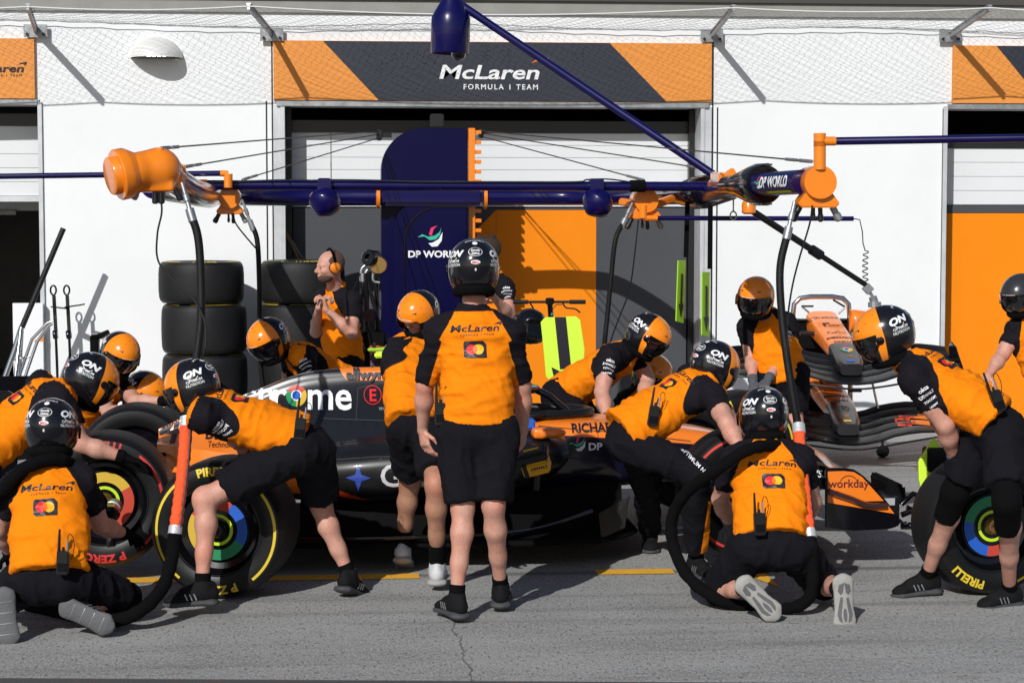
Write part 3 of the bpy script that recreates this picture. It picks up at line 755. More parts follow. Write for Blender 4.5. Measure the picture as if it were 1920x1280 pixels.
# near right boom: printed tube, black knuckle
c1 = W(1500, 345, HRY+.1); k1 = V((XRb-.02, 12.7, zp))
d = (k1-c1).normalized()
a = W(1425, 346, 11.0); bq = W(1505, 341, HRY+.08)
g = MB(); g.tube([a, bq], .066, 28); tubeo = g.build('printed_tube', 'navy', gan, smooth=True)
ax = (bq-a).normalized(); n_ = V((0, -1, 0)); n_ = (n_-ax*n_.dot(ax)).normalized(); upv = n_.cross(ax)*1
if upv.z < 0: upv = -upv
tb_ = bvh(tubeo); mid = (a+bq)/2
decal('lettering', tf(textgeo('DP WORLD', bold=.03, wide=.78, shear=.1), .078), 'white', tubeo, mid+ax*.03+upv*.012, ax, upv, target=tb_, seg=.02)
globe(tubeo, mid-ax*.15+upv*.01, .07, ax, upv, target=tb_, seg=.02)
decal('stripe', poly2([(-.1, -.006), (.17, -.006), (.17, .006), (-.1, .006)]), 'lime', tubeo, mid+ax*.03-upv*.045, ax, upv, target=tb_, seg=.02)
def knuckle(pl, pr, sc):
    p, q = W(*pl), W(*pr); d = (q-p); L = d.length; g = MB()
    g.lathe([(.045*sc, 0), (.060*sc, .02), (.062*sc, L*.25), (.085*sc, L*.5), (.112*sc, L*.78), (.116*sc, L*.95), (.108*sc, L), (.075*sc, L)], p, d.normalized(), 32)
    o = g.build('knuckle', 'gloss', gan, smooth=True)
    u = d.normalized()
    for c_, hx, hz in ((p+d*.92+V((0, 0, .108*sc)), L*.22, .010), (p+d*.92-V((0, 0, .108*sc)), L*.22, .010), (p-u*.03, .04, .045*sc)): g = MB(); g.obox(c_, u*hx, (0, .05*sc, 0), (0, 0, hz)); g.build('knuckle_bracket', 'black', o, bevel=.005)
knuckle((1362, 348, 11.7), (1434, 346, 11.0), 1.0); knuckle((1240, 366, 14.3), (1322, 360, 13.3), .95)
g = MB(); g.tube([W(1400, 347, 11.35), V((XRb, 13.3, zp))], .062, 20); g.build('boom_pipe', 'navy', gan, smooth=True)
g = MB(); g.bar(W(1342, 335, 12.6), W(1358, 338, 12.0), .07, .09); g.bar(W(1333, 345, 12.8), W(1352, 350, 12.3), .05, .05); g.bar(W(1340, 360, 12.7), W(1368, 356, 12.1), .03, .03); g.build('hinge_block', 'opaint', gan, bevel=.01)
g = MB(); g.bar(W(1165, 378, 13.3), W(1196, 384, 13.15), .06, .05); g.bar(W(1228, 384, 13.15), W(1262, 372, 13.3), .05, .05); g.build('hinge_block', 'opaint', gan, bevel=.01)
g = MB(); g.tube([W(1337, 384, 12.6), W(1378, 370, 12.0)], .012, 8); g.build('gas_strut', 'dsteel', gan, smooth=True)
# near left head: big flared casting with elbow
s1 = SDF(.009, .035); Y0 = 10.35
c0, c1, c2, c3 = W(232, 326, Y0-.05), W(262, 320, Y0), W(300, 318, Y0+.02), W(352, 352, Y0+.55)
s1.cone(W(250, 322, Y0-.04), W(266, 320, Y0), .090, .084, k=.012); s1.cone(W(268, 320, Y0), W(298, 318, Y0+.04), .095, .105); s1.cone(W(298, 318, Y0+.04), W(318, 330, Y0+.2), .105, .09)
s1.box(W(290, 352, Y0+.02), [V((1, 0, .03)).normalized(), V((0, 1, 0)), V((-.03, 0, 1)).normalized()], (.105, .06, .022), .01, k=.02)
hl = link('gun_head', s1.mesh('head'), 'opaint', gan)
fa = (W(266, 319, Y0)-W(206, 331, Y0-.07)); g = MB(); g.lathe([(.075, -.004), (.094, .0), (.097, .004), (.097, .034), (.098, .036), (.126, .037), (.131, .043), (.131, .085), (.127, .095), (.095, .150), (.086, .175), (.085, .2)], W(206, 331, Y0-.07), fa.normalized(), 48); g.build('flange', 'opaint', hl, smooth=True)
g = MB(); g.tube(bez([W(316, 330, Y0+.2), W(345, 350, Y0+.8), W(368, 362, 12.0), W(395, 368, 13.6), V((XLb, 14.4, zp))], 30), .078, 24); g.build('polished_elbow', 'chrome', gan, smooth=True)
for (px, py), dd, mm in (((262, 352), (-.55, 0, -1), 'steel'), ((291, 357), (0, 0, -1), 'black'), ((302, 357), (.02, 0, -1), 'black'), ((328, 353), (.5, 0, -1), 'black')): plug(hl, W(px, py, Y0-.01), dd, .014, .07, mm)
MB().box(*[v for q in [(W(290, 0, Y0).x, W(302, 0, Y0).x), (Y0-.02, Y0+.02), (W(0, 288, Y0).z, W(0, 276, Y0).z)] for v in q]).build('eyelet', 'opaint', hl, bevel=.006)
MB().box(*[v for q in [(W(336, 0, 11.2).x, W(345, 0, 11.2).x), (11.18, 11.22), (W(0, 325, 11.2).z, W(0, 308, 11.2).z)] for v in q]).build('eyelet', 'opaint', hl, bevel=.006)
# thin side arms with elbow joints
def side_arm(p, q, r, jp, je, jr, nm='side_arm'):
    o = MB().tube([p, q], r, 12).build(nm, 'navy', gan, smooth=True)
    g = MB(); g.tube([je, jp], jr, 16); g.tube([jp+V((0, 0, 0)), p+(q-p).normalized()*.03], jr*.72, 14); g.build('elbow_joint', 'opaint', o, smooth=True); return o
side_arm(W(422, 325, 12.9), W(-240, 334, 12.9), .018, W(428, 326, 12.9), W(428, 352, 12.9), .028)
side_arm(W(1556, 265, HRY), W(2150, 255, HRY-.4), .021, W(1537, 265, HRY), W(1537, 318, HRY), .033)
o = side_arm(W(1224, 409, 13.1), W(1600, 410, 13.1), .016, W(1206, 409, 13.1), W(1206, 385, 13.1), .027)
g = MB(); g.tube([W(1537, 250, HRY), W(1537, 275, HRY)], .033, 16); g.build('joint_cap', 'opaint', gan, smooth=True)
# hanging coil cable at the end of the lower arm
pts = [W(1600, 410, 13.1), W(1612, 412, 13.1), W(1617, 435, 13.1), W(1618, 455, 13.1), W(1622, 470, 13.1)]
for i in range(60): t = i/60; pts.append(W(1624-2*math.sin(t*3)+5*math.sin(t*6*2*math.pi), 470+t*62, 13.1+.02*math.cos(t*6*2*math.pi)))
pts.append(W(1632, 548, 13.1)); g = MB(); g.tube(pts, .004, 5); g.build('coil_cable', 'black', o)
# stay wires
def stay(p, q, fa=.88):
    g = MB(); p, q = V(p), V(q); g.tube([p, q], .0045, 6); o = g.build('stay_wire', 'dsteel', gan)
    g = MB(); d = (q-p).normalized(); g.tube([q-d*.34, q-d*.19], .009, 8); g.tube([q-d*.16, q], .010, 8); g.build('turnbuckle', 'steel', o)
cl = W(712, 254, GY+.05)
MB().box(cl.x-.03, cl.x+.02, GY+.0, GY+.1, cl.z-.045, cl.z+.045).build('stay_clamp', 'dsteel', gan, bevel=.008)
MB().box(cl.x, gx(735), GY+.02, GY+.08, cl.z-.02, cl.z+.02).build('stay_bracket', 'black', gan)
for a_, q in ((246, W(302, 278, Y0)), (252, W(346, 313, 11.2)), (259, W(455, 337, 13.1))): stay(W(710, a_, GY+.05), q)
cr = W(902, 251, GY+.05)
for a_, q in ((246, W(1522, 303, HRY)), (250, W(1331, 318, 13.0)), (256, W(1207, 338, 13.1))): stay(W(902, a_, GY+.05), q)
MB().box(cr.x-.02, cr.x+.02, GY, GY+.1, cr.z-.04, cr.z+.04).build('stay_clamp', 'dsteel', gan, bevel=.008)
# camera pole and pod
pa, pb = W(1338, 328, 12.9), W(868, 12, 14.0)
MB().tube([pa, pb], .028, 14).build('camera_pole', 'navy', gan, smooth=True)
pc = W(845, 50, 14.0); pax = V((.03, 0, 1)).normalized()
g = MB(); g.lathe([(.118, -.185), (.132, -.19), (.137, -.18), (.137, .0), (.135, .06), (.115, .10), (.03, .25), (.02, .32)], pc, pax, 40); g.lathe([(.118, -.185), (.112, -.10), (.001, -.10)], pc, pax, 40)
pod = g.build('camera_pod', 'navy', gan, smooth=True)
g = MB(); cdm = pc+V((.055, -.02, -.185)); g.lathe([(.055, .03), (.055, 0), (.047, -.028), (.03, -.045), (.001, -.052)], cdm, (0, 0, 1), 24); g.build('camera_dome', 'visor', pod, smooth=True)
MB().bar(pc+V((.02, 0, .24)), pb, .05).build('pole_joint', 'navy', pod, bevel=.008)
# black hanging strut with steel ball joint, down to the spare engine cover
sa, sb, Ys = W(1408, 394, 12.6), W(1622, 533, 13.1), 0
g = MB(); g.tube([sa, sa.lerp(sb, .58)], .022, 14); g.tube([sa.lerp(sb, .52), sa.lerp(sb, .60)], .034, 14); g.tube([sa.lerp(sb, .58), sb], .018, 14)
st = g.build('hanging_strut', 'carbon', gan, smooth=True)
g = MB(); g.lathe([(.03, -.04), (.045, -.03), (.045, .03), (.03, .05)], W(1404, 390, 12.6), (0, 0, 1), 18); g.bar(W(1396, 382, 12.6), W(1406, 390, 12.6), .05); g.build('strut_joint', 'opaint', st, smooth=True)
g = MB(); e = W(1636, 556, 13.1); g.tube([sb, e], .012, 8); g.tube([e, W(1640, 568, 13.1)], .028, 14); g.tube([W(1640, 566, 13.1), W(1640, 576, 13.1)], .045, 14); g.obox(sb+V((.02, 0, -.03)), (.02, 0, .02), (0, .02, 0), (-.02, 0, .02)); g.build('ball_joint', 'steel', st, bevel=.003)
for px, py in ((1375, 403),):
    g = MB(); c = W(px, py, 12.5); g.tube([c+V((.02*math.cos(t), 0, .026*math.sin(t)-.004)) for t in [2*math.pi*k/16 for k in range(16)]], .005, 6, closed=True); g.tube([c+V((0, 0, .025)), c+V((0, 0, .13))], .005, 6); g.build('ring_hook', 'steel', gan)
# hanging boards on black straps
def hang_board(px, ptop, pb0, pb1, wpx, slant, Y, lab):
    top = W(px[0], ptop, Y); bt = W(px[1], pb0, Y)
    t = thing('hanging_board', lab, 'board', bt, group='neon arrow boards hanging from the gantry')
    MB().bar(top, bt+V((0, 0, .02)), .03, .014, up=(0, 1, 0)).build('strap', 'knit', t)
    c0 = W(px[1]-wpx*.45, pb0, Y); c1 = W(px[2], pb1, Y); u = V((.62, .78, 0)).normalized()*.05
    dwn = (c1-c0); corners = [c0-u, c0+u, c0+u+dwn+V((0, 0, -.02)), c0-u+dwn]
    g = MB(); g.prism(corners, V((.78, -.62, 0)).normalized()*.008); o = g.build('board', 'neong', t)
    nn = V((.78, -.62, 0)).normalized()*.010
    nn = (-nn if nn.y > 0 else nn)
    # arrow pointing down on the visible face
    fwd = (corners[1]-corners[0]).cross(dwn).normalized(); fwd = fwd if fwd.y < 0 else -fwd
    uu = u.normalized(); dd = dwn.normalized(); L = dwn.length
    pts = [(-.013, .22), (.013, .22), (.013, .72), (.034, .72), (0, .95), (-.034, .72), (-.013, .72)]
    g = MB(); P_ = [c0+uu*a+dd*(b_*L)+fwd*.012 for a, b_ in pts]; g.prism([P_[i] for i in (0, 1, 2, 6)], fwd*.001); g.prism([P_[i] for i in (3, 4, 5)], fwd*.001); g.build('arrow', 'ink', o)
hang_board((1289, 1286, 1273), 378, 488, 601, 20, 0, 13.2, 'shorter neon green arrow board in front of the grey panel')
hang_board((1332, 1331, 1321), 384, 510, 627, 20, 0, 12.7, 'lower neon green arrow board hanging in front of the white door jamb')
# ============================================================ tyres
R_T = .360
def tyre_profile(w):
    return [(.232, -w+.03), (.240, -w+.012), (.262, -w+.003), (.300, -w), (.330, -w+.006), (.347, -w+.026), (.356, -w+.055), (R_T, -w*.4), (R_T+.001, 0), (R_T, w*.4), (.356, w-.055), (.347, w-.026), (.330, w-.006), (.300, w), (.262, w-.003), (.240, w-.012), (.232, w-.03)]
def make_tyre(name, label, loc, rot, width=.30, band='yband', group=None, spin=0, cover=True, hubm='whub'):
    """axis = local Y, outer face towards local -Y"""
    w = width/2; t = thing(name, label, 'tyre', loc, rot, group) if label else thing(name, None, None, loc, rot)
    g = MB(); g.lathe(tyre_profile(w), (0, 0, 0), (0, 1, 0), 96)
    bm = g.bm; bm.normal_update()
    for f in bm.faces:
        c = f.calc_center_median()
        if abs(c.y) > w-.04 and math.hypot(c.x, c.z) < .347: f.material_index = 1
        if math.hypot(c.x, c.z) < .1: f.material_index = 1
    # drop end caps
    bmesh.ops.delete(bm, geom=[f for f in bm.faces if len(f.verts) > 10], context='FACES_ONLY')
    tb = g.build('casing', ['rubber', 'rubside'], t, local=True, smooth=True)
    g = MB(); g.lathe([(.236, -w+.025), (.226, -w+.020), (.220, -w+.035), (.205, -w+.065), (.175, -w+.075), (.165, -w+.055), (.05, -w+.050), (.05, w-.06), (.215, w-.05), (.236, w-.025)], (0, 0, 0), (0, 1, 0), 72, cap=False)
    rim = g.build('rim', 'gloss', t, local=True, smooth=True)
    MB().tube([(.2335*math.cos(a), -w+.018, .2335*math.sin(a)) for a in [2*math.pi*k/64 for k in range(64)]], .0035, 6, closed=True).build('rim_lip', 'dsteel', rim, local=True, smooth=True)
    yo = -w+.048
    if cover:
        for a0, a1, m in ((55+spin, 125+spin, 'cred'), (125+spin, 205+spin, 'cyel'), (205+spin, 300+spin, 'green_p'), (300+spin, 415+spin, 'blue_p')) if cover == 'four' else cover:
            decal('wheel_cover', arc2(.104, .158, a0, a1, 20), m, rim, (0, yo, 0), (1, 0, 0), (0, 0, 1), off=.004, local=True)
        decal('lime_band', arc2(.066, .082, 0, 360, 48), 'lime', rim, (0, yo, 0), (1, 0, 0), (0, 0, 1), off=.006)
        g = MB()
        for k in range(5):
            a = 2*math.pi*k/5+.3; g.lathe([(.013, 0), (.013, .004)], (.188*math.cos(a), -w+.066, .188*math.sin(a)), (0, -1, 0), 12)
    g = MB(); g.lathe([(.05, 0), (.048, .02), (.034, .035), (.034, .045), (.016, .045), (.001, .02)], (0, yo+.01, 0), (0, -1, 0), 28)
    for k in range(10):
        a = 2*math.pi*k/10; g.box(-.0, .0, 0, 0, 0, 0) if False else g.lathe([(.006, 0), (.006, .05)], (.026*math.cos(a), yo+.01, .026*math.sin(a)), (0, -1, 0), 6)
    g.build('hub', hubm, rim, local=True, smooth=True)
    for x in list(rim.children): x.matrix_parent_inverse = Matrix()
    if band:
        T = BVHTree.FromPolygons([v.co.copy() for v in tb.data.vertices], [tuple(p.vertices) for p in tb.data.polygons])
        for a0, a1 in ((-52+spin, 52+spin), (128+spin, 232+spin)):
            o = decal('marking_band', arc2(.306, .320, a0, a1, 40), band, tb, (0, 0, 0), (1, 0, 0), (0, 0, 1), target=T, off=.0012, seg=.03)
            if o: o.matrix_parent_inverse = Matrix()
        for txt, ang, wd in (('PIRELLI', 90, 1.05), ('P ZERO', 270, 1.15)):
            geo = tf(textgeo(txt, bold=.045, wide=wd, spacing=1.05), .058)
            def fm(a, b, ang=ang):
                th = math.radians(ang+spin)-a/.31; r = .308+b; return (r*math.cos(th), 0, r*math.sin(th))
            o = decal('lettering', geo, band, tb, (0, 0, 0), (1, 0, 0), (0, 0, 1), target=T, off=.0012, seg=.015, fmap=fm)
            if o: o.matrix_parent_inverse = Matrix()
    return t

# ============================================================ racing car
YC = 11.75; LIFT = .08
car = thing('racing_car', 'orange and black open wheel racing car raised on jacks among the crew', 'racing car', (.6, YC, 0))
def sp(tab, x):
    """smooth interpolation of table rows (x, a, b, ...)"""
    for i in range(len(tab)-1):
        if x <= tab[i+1][0] or i == len(tab)-2:
            t = min(1, max(0, (x-tab[i][0])/(tab[i+1][0]-tab[i][0])))
            p0 = tab[max(i-1, 0)]; p1 = tab[i]; p2 = tab[i+1]; p3 = tab[min(i+2, len(tab)-1)]
            return [.5*(2*p1[k]+(p2[k]-p0[k])*t+(2*p0[k]-5*p1[k]+4*p2[k]-p3[k])*t*t+(3*p1[k]-p0[k]-3*p2[k]+p3[k])*t**3) for k in range(1, len(p1))]
def bx_(px, Y): return W(px, 640, Y).x
def bz_(px, py, Y): return W(px, py, Y).z
def setattr_(o, name, f):
    me = o.data; a = me.attributes.new(name, 'FLOAT', 'POINT'); co = getco(me)
    a.data.foreach_set('value', np.array([f(*c) for c in co], np.float32))
def halfplanes(x, z, P_):
    """>0 inside the convex polygon P_ (x,z), roughly metres"""
    d = 9; n = len(P_); ar = sum(P_[i][0]*P_[(i+1) % n][1]-P_[(i+1) % n][0]*P_[i][1] for i in range(n)); s = 1 if ar > 0 else -1
    for i in range(n):
        ax, az = P_[i]; bx, bz = P_[(i+1) % n]; ex, ez = bx-ax, bz-az; L = math.hypot(ex, ez)
        d = min(d, s*(ex*(z-az)-ez*(x-ax))/L)
    return d
carp = mat('car_paint', (0.88, 0.21, 0.015), .3, coat=.6, var=.02, attr='dk', acol=(.012, .012, .014))
navp = mat('car_paint_lower', (0.88, 0.21, 0.015), .3, coat=.6, attr='dk', acol=(.006, .006, .02))
# engine cover
tab = []
for px, tp, wt, spy, ws, wb in ((296, 803, .02, 842, .14, .18), (330, 787, .02, 842, .24, .28), (380, 766, .025, 845, .33, .38), (455, 740, .03, 850, .42, .47), (557, 702, .035, 842, .47, .52), (640, 690, .05, 832, .5, .56), (730, 686, .07, 826, .52, .6), (800, 673, .10, 822, .52, .6), (870, 655, .13, 820, .46, .55), (925, 650, .14, 815, .40, .5)):
    tab.append((bx_(px, YC), bz_(px, tp, YC), wt, bz_(px, spy, YC-.4), ws, wb))
rings = []; x = tab[0][0]
while x <= tab[-1][0]+1e-6:
    zt, wt, zs, ws, wb = sp(tab, x); half = [(0, zt), (wt*.55, zt-.004), (wt*.9, zt-.02), (wt, zt-.045)]
    for i in range(1, 15): t = i/14; half.append((wt+(ws-wt)*t**1.5, (zt-.045)+(zs-zt+.045)*t))
    for i in range(1, 5): t = i/4; half.append((ws+(wb-ws)*t, zs-.16*t))
    r = [(x, YC-w_, z) for w_, z in half]+[(x, YC+w_, z) for w_, z in half[:0:-1]]
    rings.append(r); x += .025
g = MB(); g.loft(rings); ec = g.build('engine_cover', carp, car, smooth=True)
def pz(pts, Y): return [(W(a, b, Y).x, W(a, b, Y).z) for a, b in pts]
band_top = pz([(618, 660), (1000, 600), (1000, 713), (648, 713)], YC-.08)
rear_or = pz([(240, 806), (300, 780), (372, 765), (400, 772), (520, 870), (520, 960), (240, 960)], YC-.42)
def dk_ec(x, y, z):
    side = 1 if y < YC else -1
    a = halfplanes(x, z, band_top); bq = halfplanes(x, z, rear_or)
    return -max(a, bq)
setattr_(ec, 'dk', dk_ec)
# sidepods and floor
tab = []
for px, hw, tp, bt, e in ((430, .40, 870, 945, 2.2), (520, .60, 846, 960, 2.6), (640, .72, 828, 965, 3), (760, .77, 815, 962, 3.2), (900, .78, 811, 945, 3.4), (1000, .77, 812, 930, 3.4), (1050, .72, 818, 905, 3.2), (1075, .64, 826, 880, 3)):
    tab.append((bx_(px, 11.05), hw, bz_(px, tp, 11.1), bz_(px, bt, 11.0), e))
rings = []; x = tab[0][0]
while x <= tab[-1][0]+1e-6:
    hw, zt, zb, e = sp(tab, x); zc = (zt+zb)/2; hz = (zt-zb)/2; r = []
    for k in range(56):
        a = 2*math.pi*k/56; c, s = math.cos(a), math.sin(a)
        yy = abs(c)**(2/e)*(1 if c > 0 else -1)*hw; zz = abs(s)**(2/e)*(1 if s > 0 else -1)*hz
        if zz < 0: yy *= 1-.16*(zz/hz)**2
        r.append((x, YC+yy, zc+zz))
    rings.append(r); x += .03
g = MB(); g.loft(rings); spd = g.build('sidepod', 'ctop', car, smooth=True)
g = MB(); fl = [(bx_(330, 11.0), .42), (bx_(420, 11), .72), (bx_(520, 11), .79), (bx_(1000, 11), .80), (bx_(1130, 11), .74), (bx_(1190, 11), .55), (bx_(1215, 11), .40)]
pts = [(x, YC-w_, .135) for x, w_ in fl]+[(x, YC+w_, .135) for x, w_ in fl[::-1]]
g.prism(pts, (0, 0, .03)); flo = g.build('floor', 'under', car, bevel=.006)
# floor edge wing and undercut panel
for s in (-1, 1): g = MB(); g.tube(bez([(bx_(560, 11), YC+s*.80, .19), (bx_(760, 11), YC+s*.83, .20), (bx_(980, 11), YC+s*.83, .23), (bx_(1110, 11), YC+s*.80, .33)], 30), .012, 8); g.build('floor_edge', 'gloss', flo, smooth=True)
g = MB(); g.prism([(bx_(1125, 11), YC-.72, .30), (bx_(1190, 11), YC-.60, .38), (bx_(1180, 11), YC-.60, .20), (bx_(1130, 11), YC-.72, .16)], (0, .012, 0)); g.build('floor_fence', mat('grey_mesh', (.03, .029, .028), .7, bump=1, bscale=150), flo)
g = MB(); rr = []
for px, w_, z0, z1 in ((560, .50, .16, .34), (700, .55, .16, .34), (900, .50, .16, .36), (1050, .40, .16, .40), (1180, .30, .17, .42)):
    x = bx_(px, 11.2); rr.append([(x, YC-w_, z0), (x, YC-w_+.05, z1), (x, YC+w_-.05, z1), (x, YC+w_, z0)])
g.loft(rr); g.build('underbody', 'under', flo, smooth=False)
# chassis and nose
tab = []
for px, tp, hw, bt in ((905, 772, .37, 945), (985, 779, .37, 935), (1100, 781, .35, 925), (1200, 788, .31, 915), (1320, 803, .25, 908), (1420, 828, .20, 908), (1520, 860, .165, 916), (1600, 893, .15, 928), (1650, 918, .14, 938), (1668, 930, .11, 940)):
    tab.append((bx_(px, YC-.2), bz_(px, tp, YC-.1), hw, bz_(px, bt, YC-.3)))
rings = []; x = tab[0][0]
while x <= tab[-1][0]+1e-6:
    zt, hw, zb = sp(tab, x); zc = (zt+zb)/2; hz = (zt-zb)/2; r = []
    for k in range(48):
        a = 2*math.pi*(k+.5)/48; c, s = math.cos(a), math.sin(a); e = 4.2
        r.append((x, YC+abs(c)**(2/e)*(1 if c > 0 else -1)*hw*(1 if s > 0 else 1-.2*abs(s)), zc+abs(s)**(2/e)*(1 if s > 0 else -1)*hz))
    rings.append(r); x += .025
g = MB(); g.loft(rings); ch = g.build('chassis', navp, car, smooth=True)
ln = [(W(a, b, YC-.35).x, W(a, b, YC-.35).z) for a, b in ((900, 815), (1060, 816), (1085, 818), (1180, 824), (1330, 838), (1430, 862), (1540, 895), (1700, 950))]
def dk_ch(x, y, z):
    for i in range(len(ln)-1):
        if x <= ln[i+1][0] or i == len(ln)-2: t = (x-ln[i][0])/(ln[i+1][0]-ln[i][0]); return ln[i][1]+(ln[i+1][1]-ln[i][1])*t-z
setattr_(ch, 'dk', dk_ch)
# cockpit opening rim, headrest and halo
zc0 = bz_(990, 775, YC)
g = MB(); pts = [(bx_(975, YC)+.42*math.cos(t), YC+.245*math.sin(t), zc0+.012) for t in [2*math.pi*k/32 for k in range(32)]]; g.tube(pts, .028, 10, closed=True); g.build('cockpit_rim', 'carbon', car, smooth=True)
g = MB(); g.prism([(p[0], p[1], p[2]-.004) for p in pts], (0, 0, .006)); g.build('cockpit_opening', 'knit', car)
ap = W(1002, 729, YC)
g = MB(); g.tube([W(1074, 783, YC), W(1058, 768, YC), W(1030, 742, YC), ap], .02, 12, rs=[.028, .024, .020, .022])
for s in (-1, 1): g.tube(bez([ap+V((.01, 0, 0)), ap+V((-.10, s*.20, .012)), ap+V((-.32, s*.315, .0)), ap+V((-.62, s*.30, -.06)), ap+V((-.78, s*.24, -.15))], 30), .026, 12)
g.build('halo', 'gloss', car, smooth=True)
g = MB(); g.tube([W(1018, 775, YC-.27), W(1000, 780, YC-.3), W(985, 783, YC-.3)], .018, 8); g.build('windscreen_edge', 'carbon', car, smooth=True)
# mirrors
for s in (-1, 1):
    c = V((W(1030, 814, 11.1).x, YC+s*.62, W(1030, 812, 11.1).z)); s1 = SDF(.008, .02); s1.ell(c, [V((1, 0, 0)), V((0, 1, 0)), V((0, 0, 1))], (.10, .06, .032)); s1.box(c+V((-.06, 0, 0)), [V((1, 0, 0)), V((0, 1, 0)), V((0, 0, 1))], (.03, .055, .028), .01)
    mo = link('mirror', s1.mesh(), 'ocar', car); MB().bar(c, c+V((.0, -s*.26, -.01)), .05, .012).build('mirror_stay', 'carbon', mo)
g = MB(); g.box(W(985, 0, 11.2).x-.06, W(985, 0, 11.2).x+.06, 11.2, 11.3, W(0, 815, 11.2).z, W(0, 795, 11.2).z); g.build('inlet_vane', 'blue_p', car, bevel=.01)
g = MB(); g.tube([(tab[2][0], YC, zc0+.0), (tab[2][0], YC, zc0+.055)], .003, 6); g.build('antenna', 'black', car)
# air intake above the driver
g = MB(); xi = bx_(925, YC); g.lathe([(.10, 0), (.115, .0), (.115, .03), (.095, .035)], (xi-.01, YC, bz_(925, 680, YC)), (1, 0, 0), 24); g.build('air_intake', 'gloss', car, smooth=True)
# lettering on the near flank
M['wprint2'] = mat('light_print', (.55, .55, .57), .5); EB = bvh(ec); SB = bvh(spd); CB = bvh(ch); Q = F/11.25
def dl(name, geo, m, px, py, Y, sc, T, rot=0, seg=.014, par=car, **k):
    c = W(px, py, Y); return decal(name, tf(geo, sc, rot=rot), m, par, c, (1, 0, 0), (0, 0, 1), target=T, seg=seg, off=k.pop('off', .004), **k)
dl('lettering', textgeo('ch', bold=.018, wide=1.05), 'white', 480, 746, 11.4, 70/Q, EB, par=ec)
dl('lettering', textgeo('r', bold=.018, wide=1.05), 'white', 520, 747, 11.4, 70/Q, EB, par=ec)
dl('lettering', textgeo('me', bold=.018, wide=.98), 'white', 617, 747, 11.4, 72/Q, EB, par=ec)
def roundel(px, py, Y, r, T, par, u=(1, 0, 0), v=(0, 0, 1), c=None, seg=.014):
    c = c or W(px, py, Y)
    for a0, a1, m in ((30, 150, 'cred'), (150, 270, 'green_p'), (270, 390, 'cyel')): decal('emblem', arc2(r*.45, r, a0, a1, 16), m, par, c, u, v, target=T, seg=seg, off=.004)
    decal('emblem', disc2(r*.50, 24), 'white', par, c, u, v, target=T, seg=seg, off=.0055)
    decal('emblem', disc2(r*.40, 24), 'blue_p', par, c, u, v, target=T, seg=seg, off=.007)
roundel(554, 750, 11.4, 20/Q, EB, ec)
dl('lettering', textgeo('allwyn', bold=.045, wide=1.18), 'ink', 686, 704, 11.6, 25/Q, EB, par=ec, off=.014)
dl('emblem', arc2(.048, .052, 0, 360, 36), 'red_p', 700, 747, 11.4, 1, EB, par=ec); dl('lettering', textgeo('E', bold=.02), 'red_p', 700, 747, 11.4, 30/Q, EB, par=ec)
dl('lettering', textgeo('SECURITY', wide=1.2), 'wprint', 727, 770, 11.4, 6/Q, EB, par=ec, seg=.02)
dl('race_number', ([(-.45, -.12), (.18, .42), (.42, .42), (.05, -.12)], [(0, 1, 2, 3)]), 'ink', 300, 822, 11.3, .12, EB, par=ec)
for q in ([(-.62, -.18), (-.62, .02), (-.15, .36), (.02, .36), (-.38, -.02), (-.38, -.18)],): dl('race_number', poly2(q), 'ink', 309, 818, 11.3, .17, EB, par=ec)
dl('race_number', poly2([(-.42, -.20), (.40, -.12), (.40, .0), (-.42, -.06)]), 'ink', 310, 820, 11.3, .17, EB, par=ec)
dl('race_number', poly2([(.02, -.42), (.20, -.40), (.30, .38), (.14, .40)]), 'ink', 309, 818, 11.3, .17, EB, par=ec)
dl('lettering', textgeo('DELL', bold=.03, wide=1.1), 'ink', 405, 824, 11.3, 21/Q, EB, par=ec)
dl('lettering', textgeo('Technologies'), 'ink', 421, 839, 11.3, 13/Q, EB, par=ec)
dl('lettering', textgeo('Gemini', bold=.01, wide=1.05), 'wprint2', 802, 889, 11.0, 58/Q, SB, par=spd)
dl('emblem', poly2([(0, .6), (.14, .14), (.55, 0), (.14, -.14), (0, -.6), (-.14, -.14), (-.55, 0), (-.14, .14)]), 'dblue', 672, 896, 11.0, 42/Q, SB, par=spd)
for q, m in (([(528, 893), (572, 893), (600, 925), (545, 930)], 'ocar'), ([(572, 893), (620, 912), (695, 942), (600, 926)], 'red')):
    P2 = pz(q, 11.05); P2 = [(a, b) for a, b in P2]; decal('flash', poly2(P2), m, spd, (0, 11.0, 0), (1, 0, 0), (0, 0, 1), target=SB, seg=.03, dist=.6)
dl('lettering', textgeo('RICHARD MILLE', bold=.035, wide=1.08), 'ink', 1150, 803, 11.4, 21/Q, CB, par=ch)
dl('lettering', textgeo('DP WORLD', bold=.03, wide=1.15), 'white', 1158, 836, 11.4, 19/Q, CB, par=ch)
globe(ch, W(1082, 832, 11.4), 30/Q, target=CB, seg=.02)
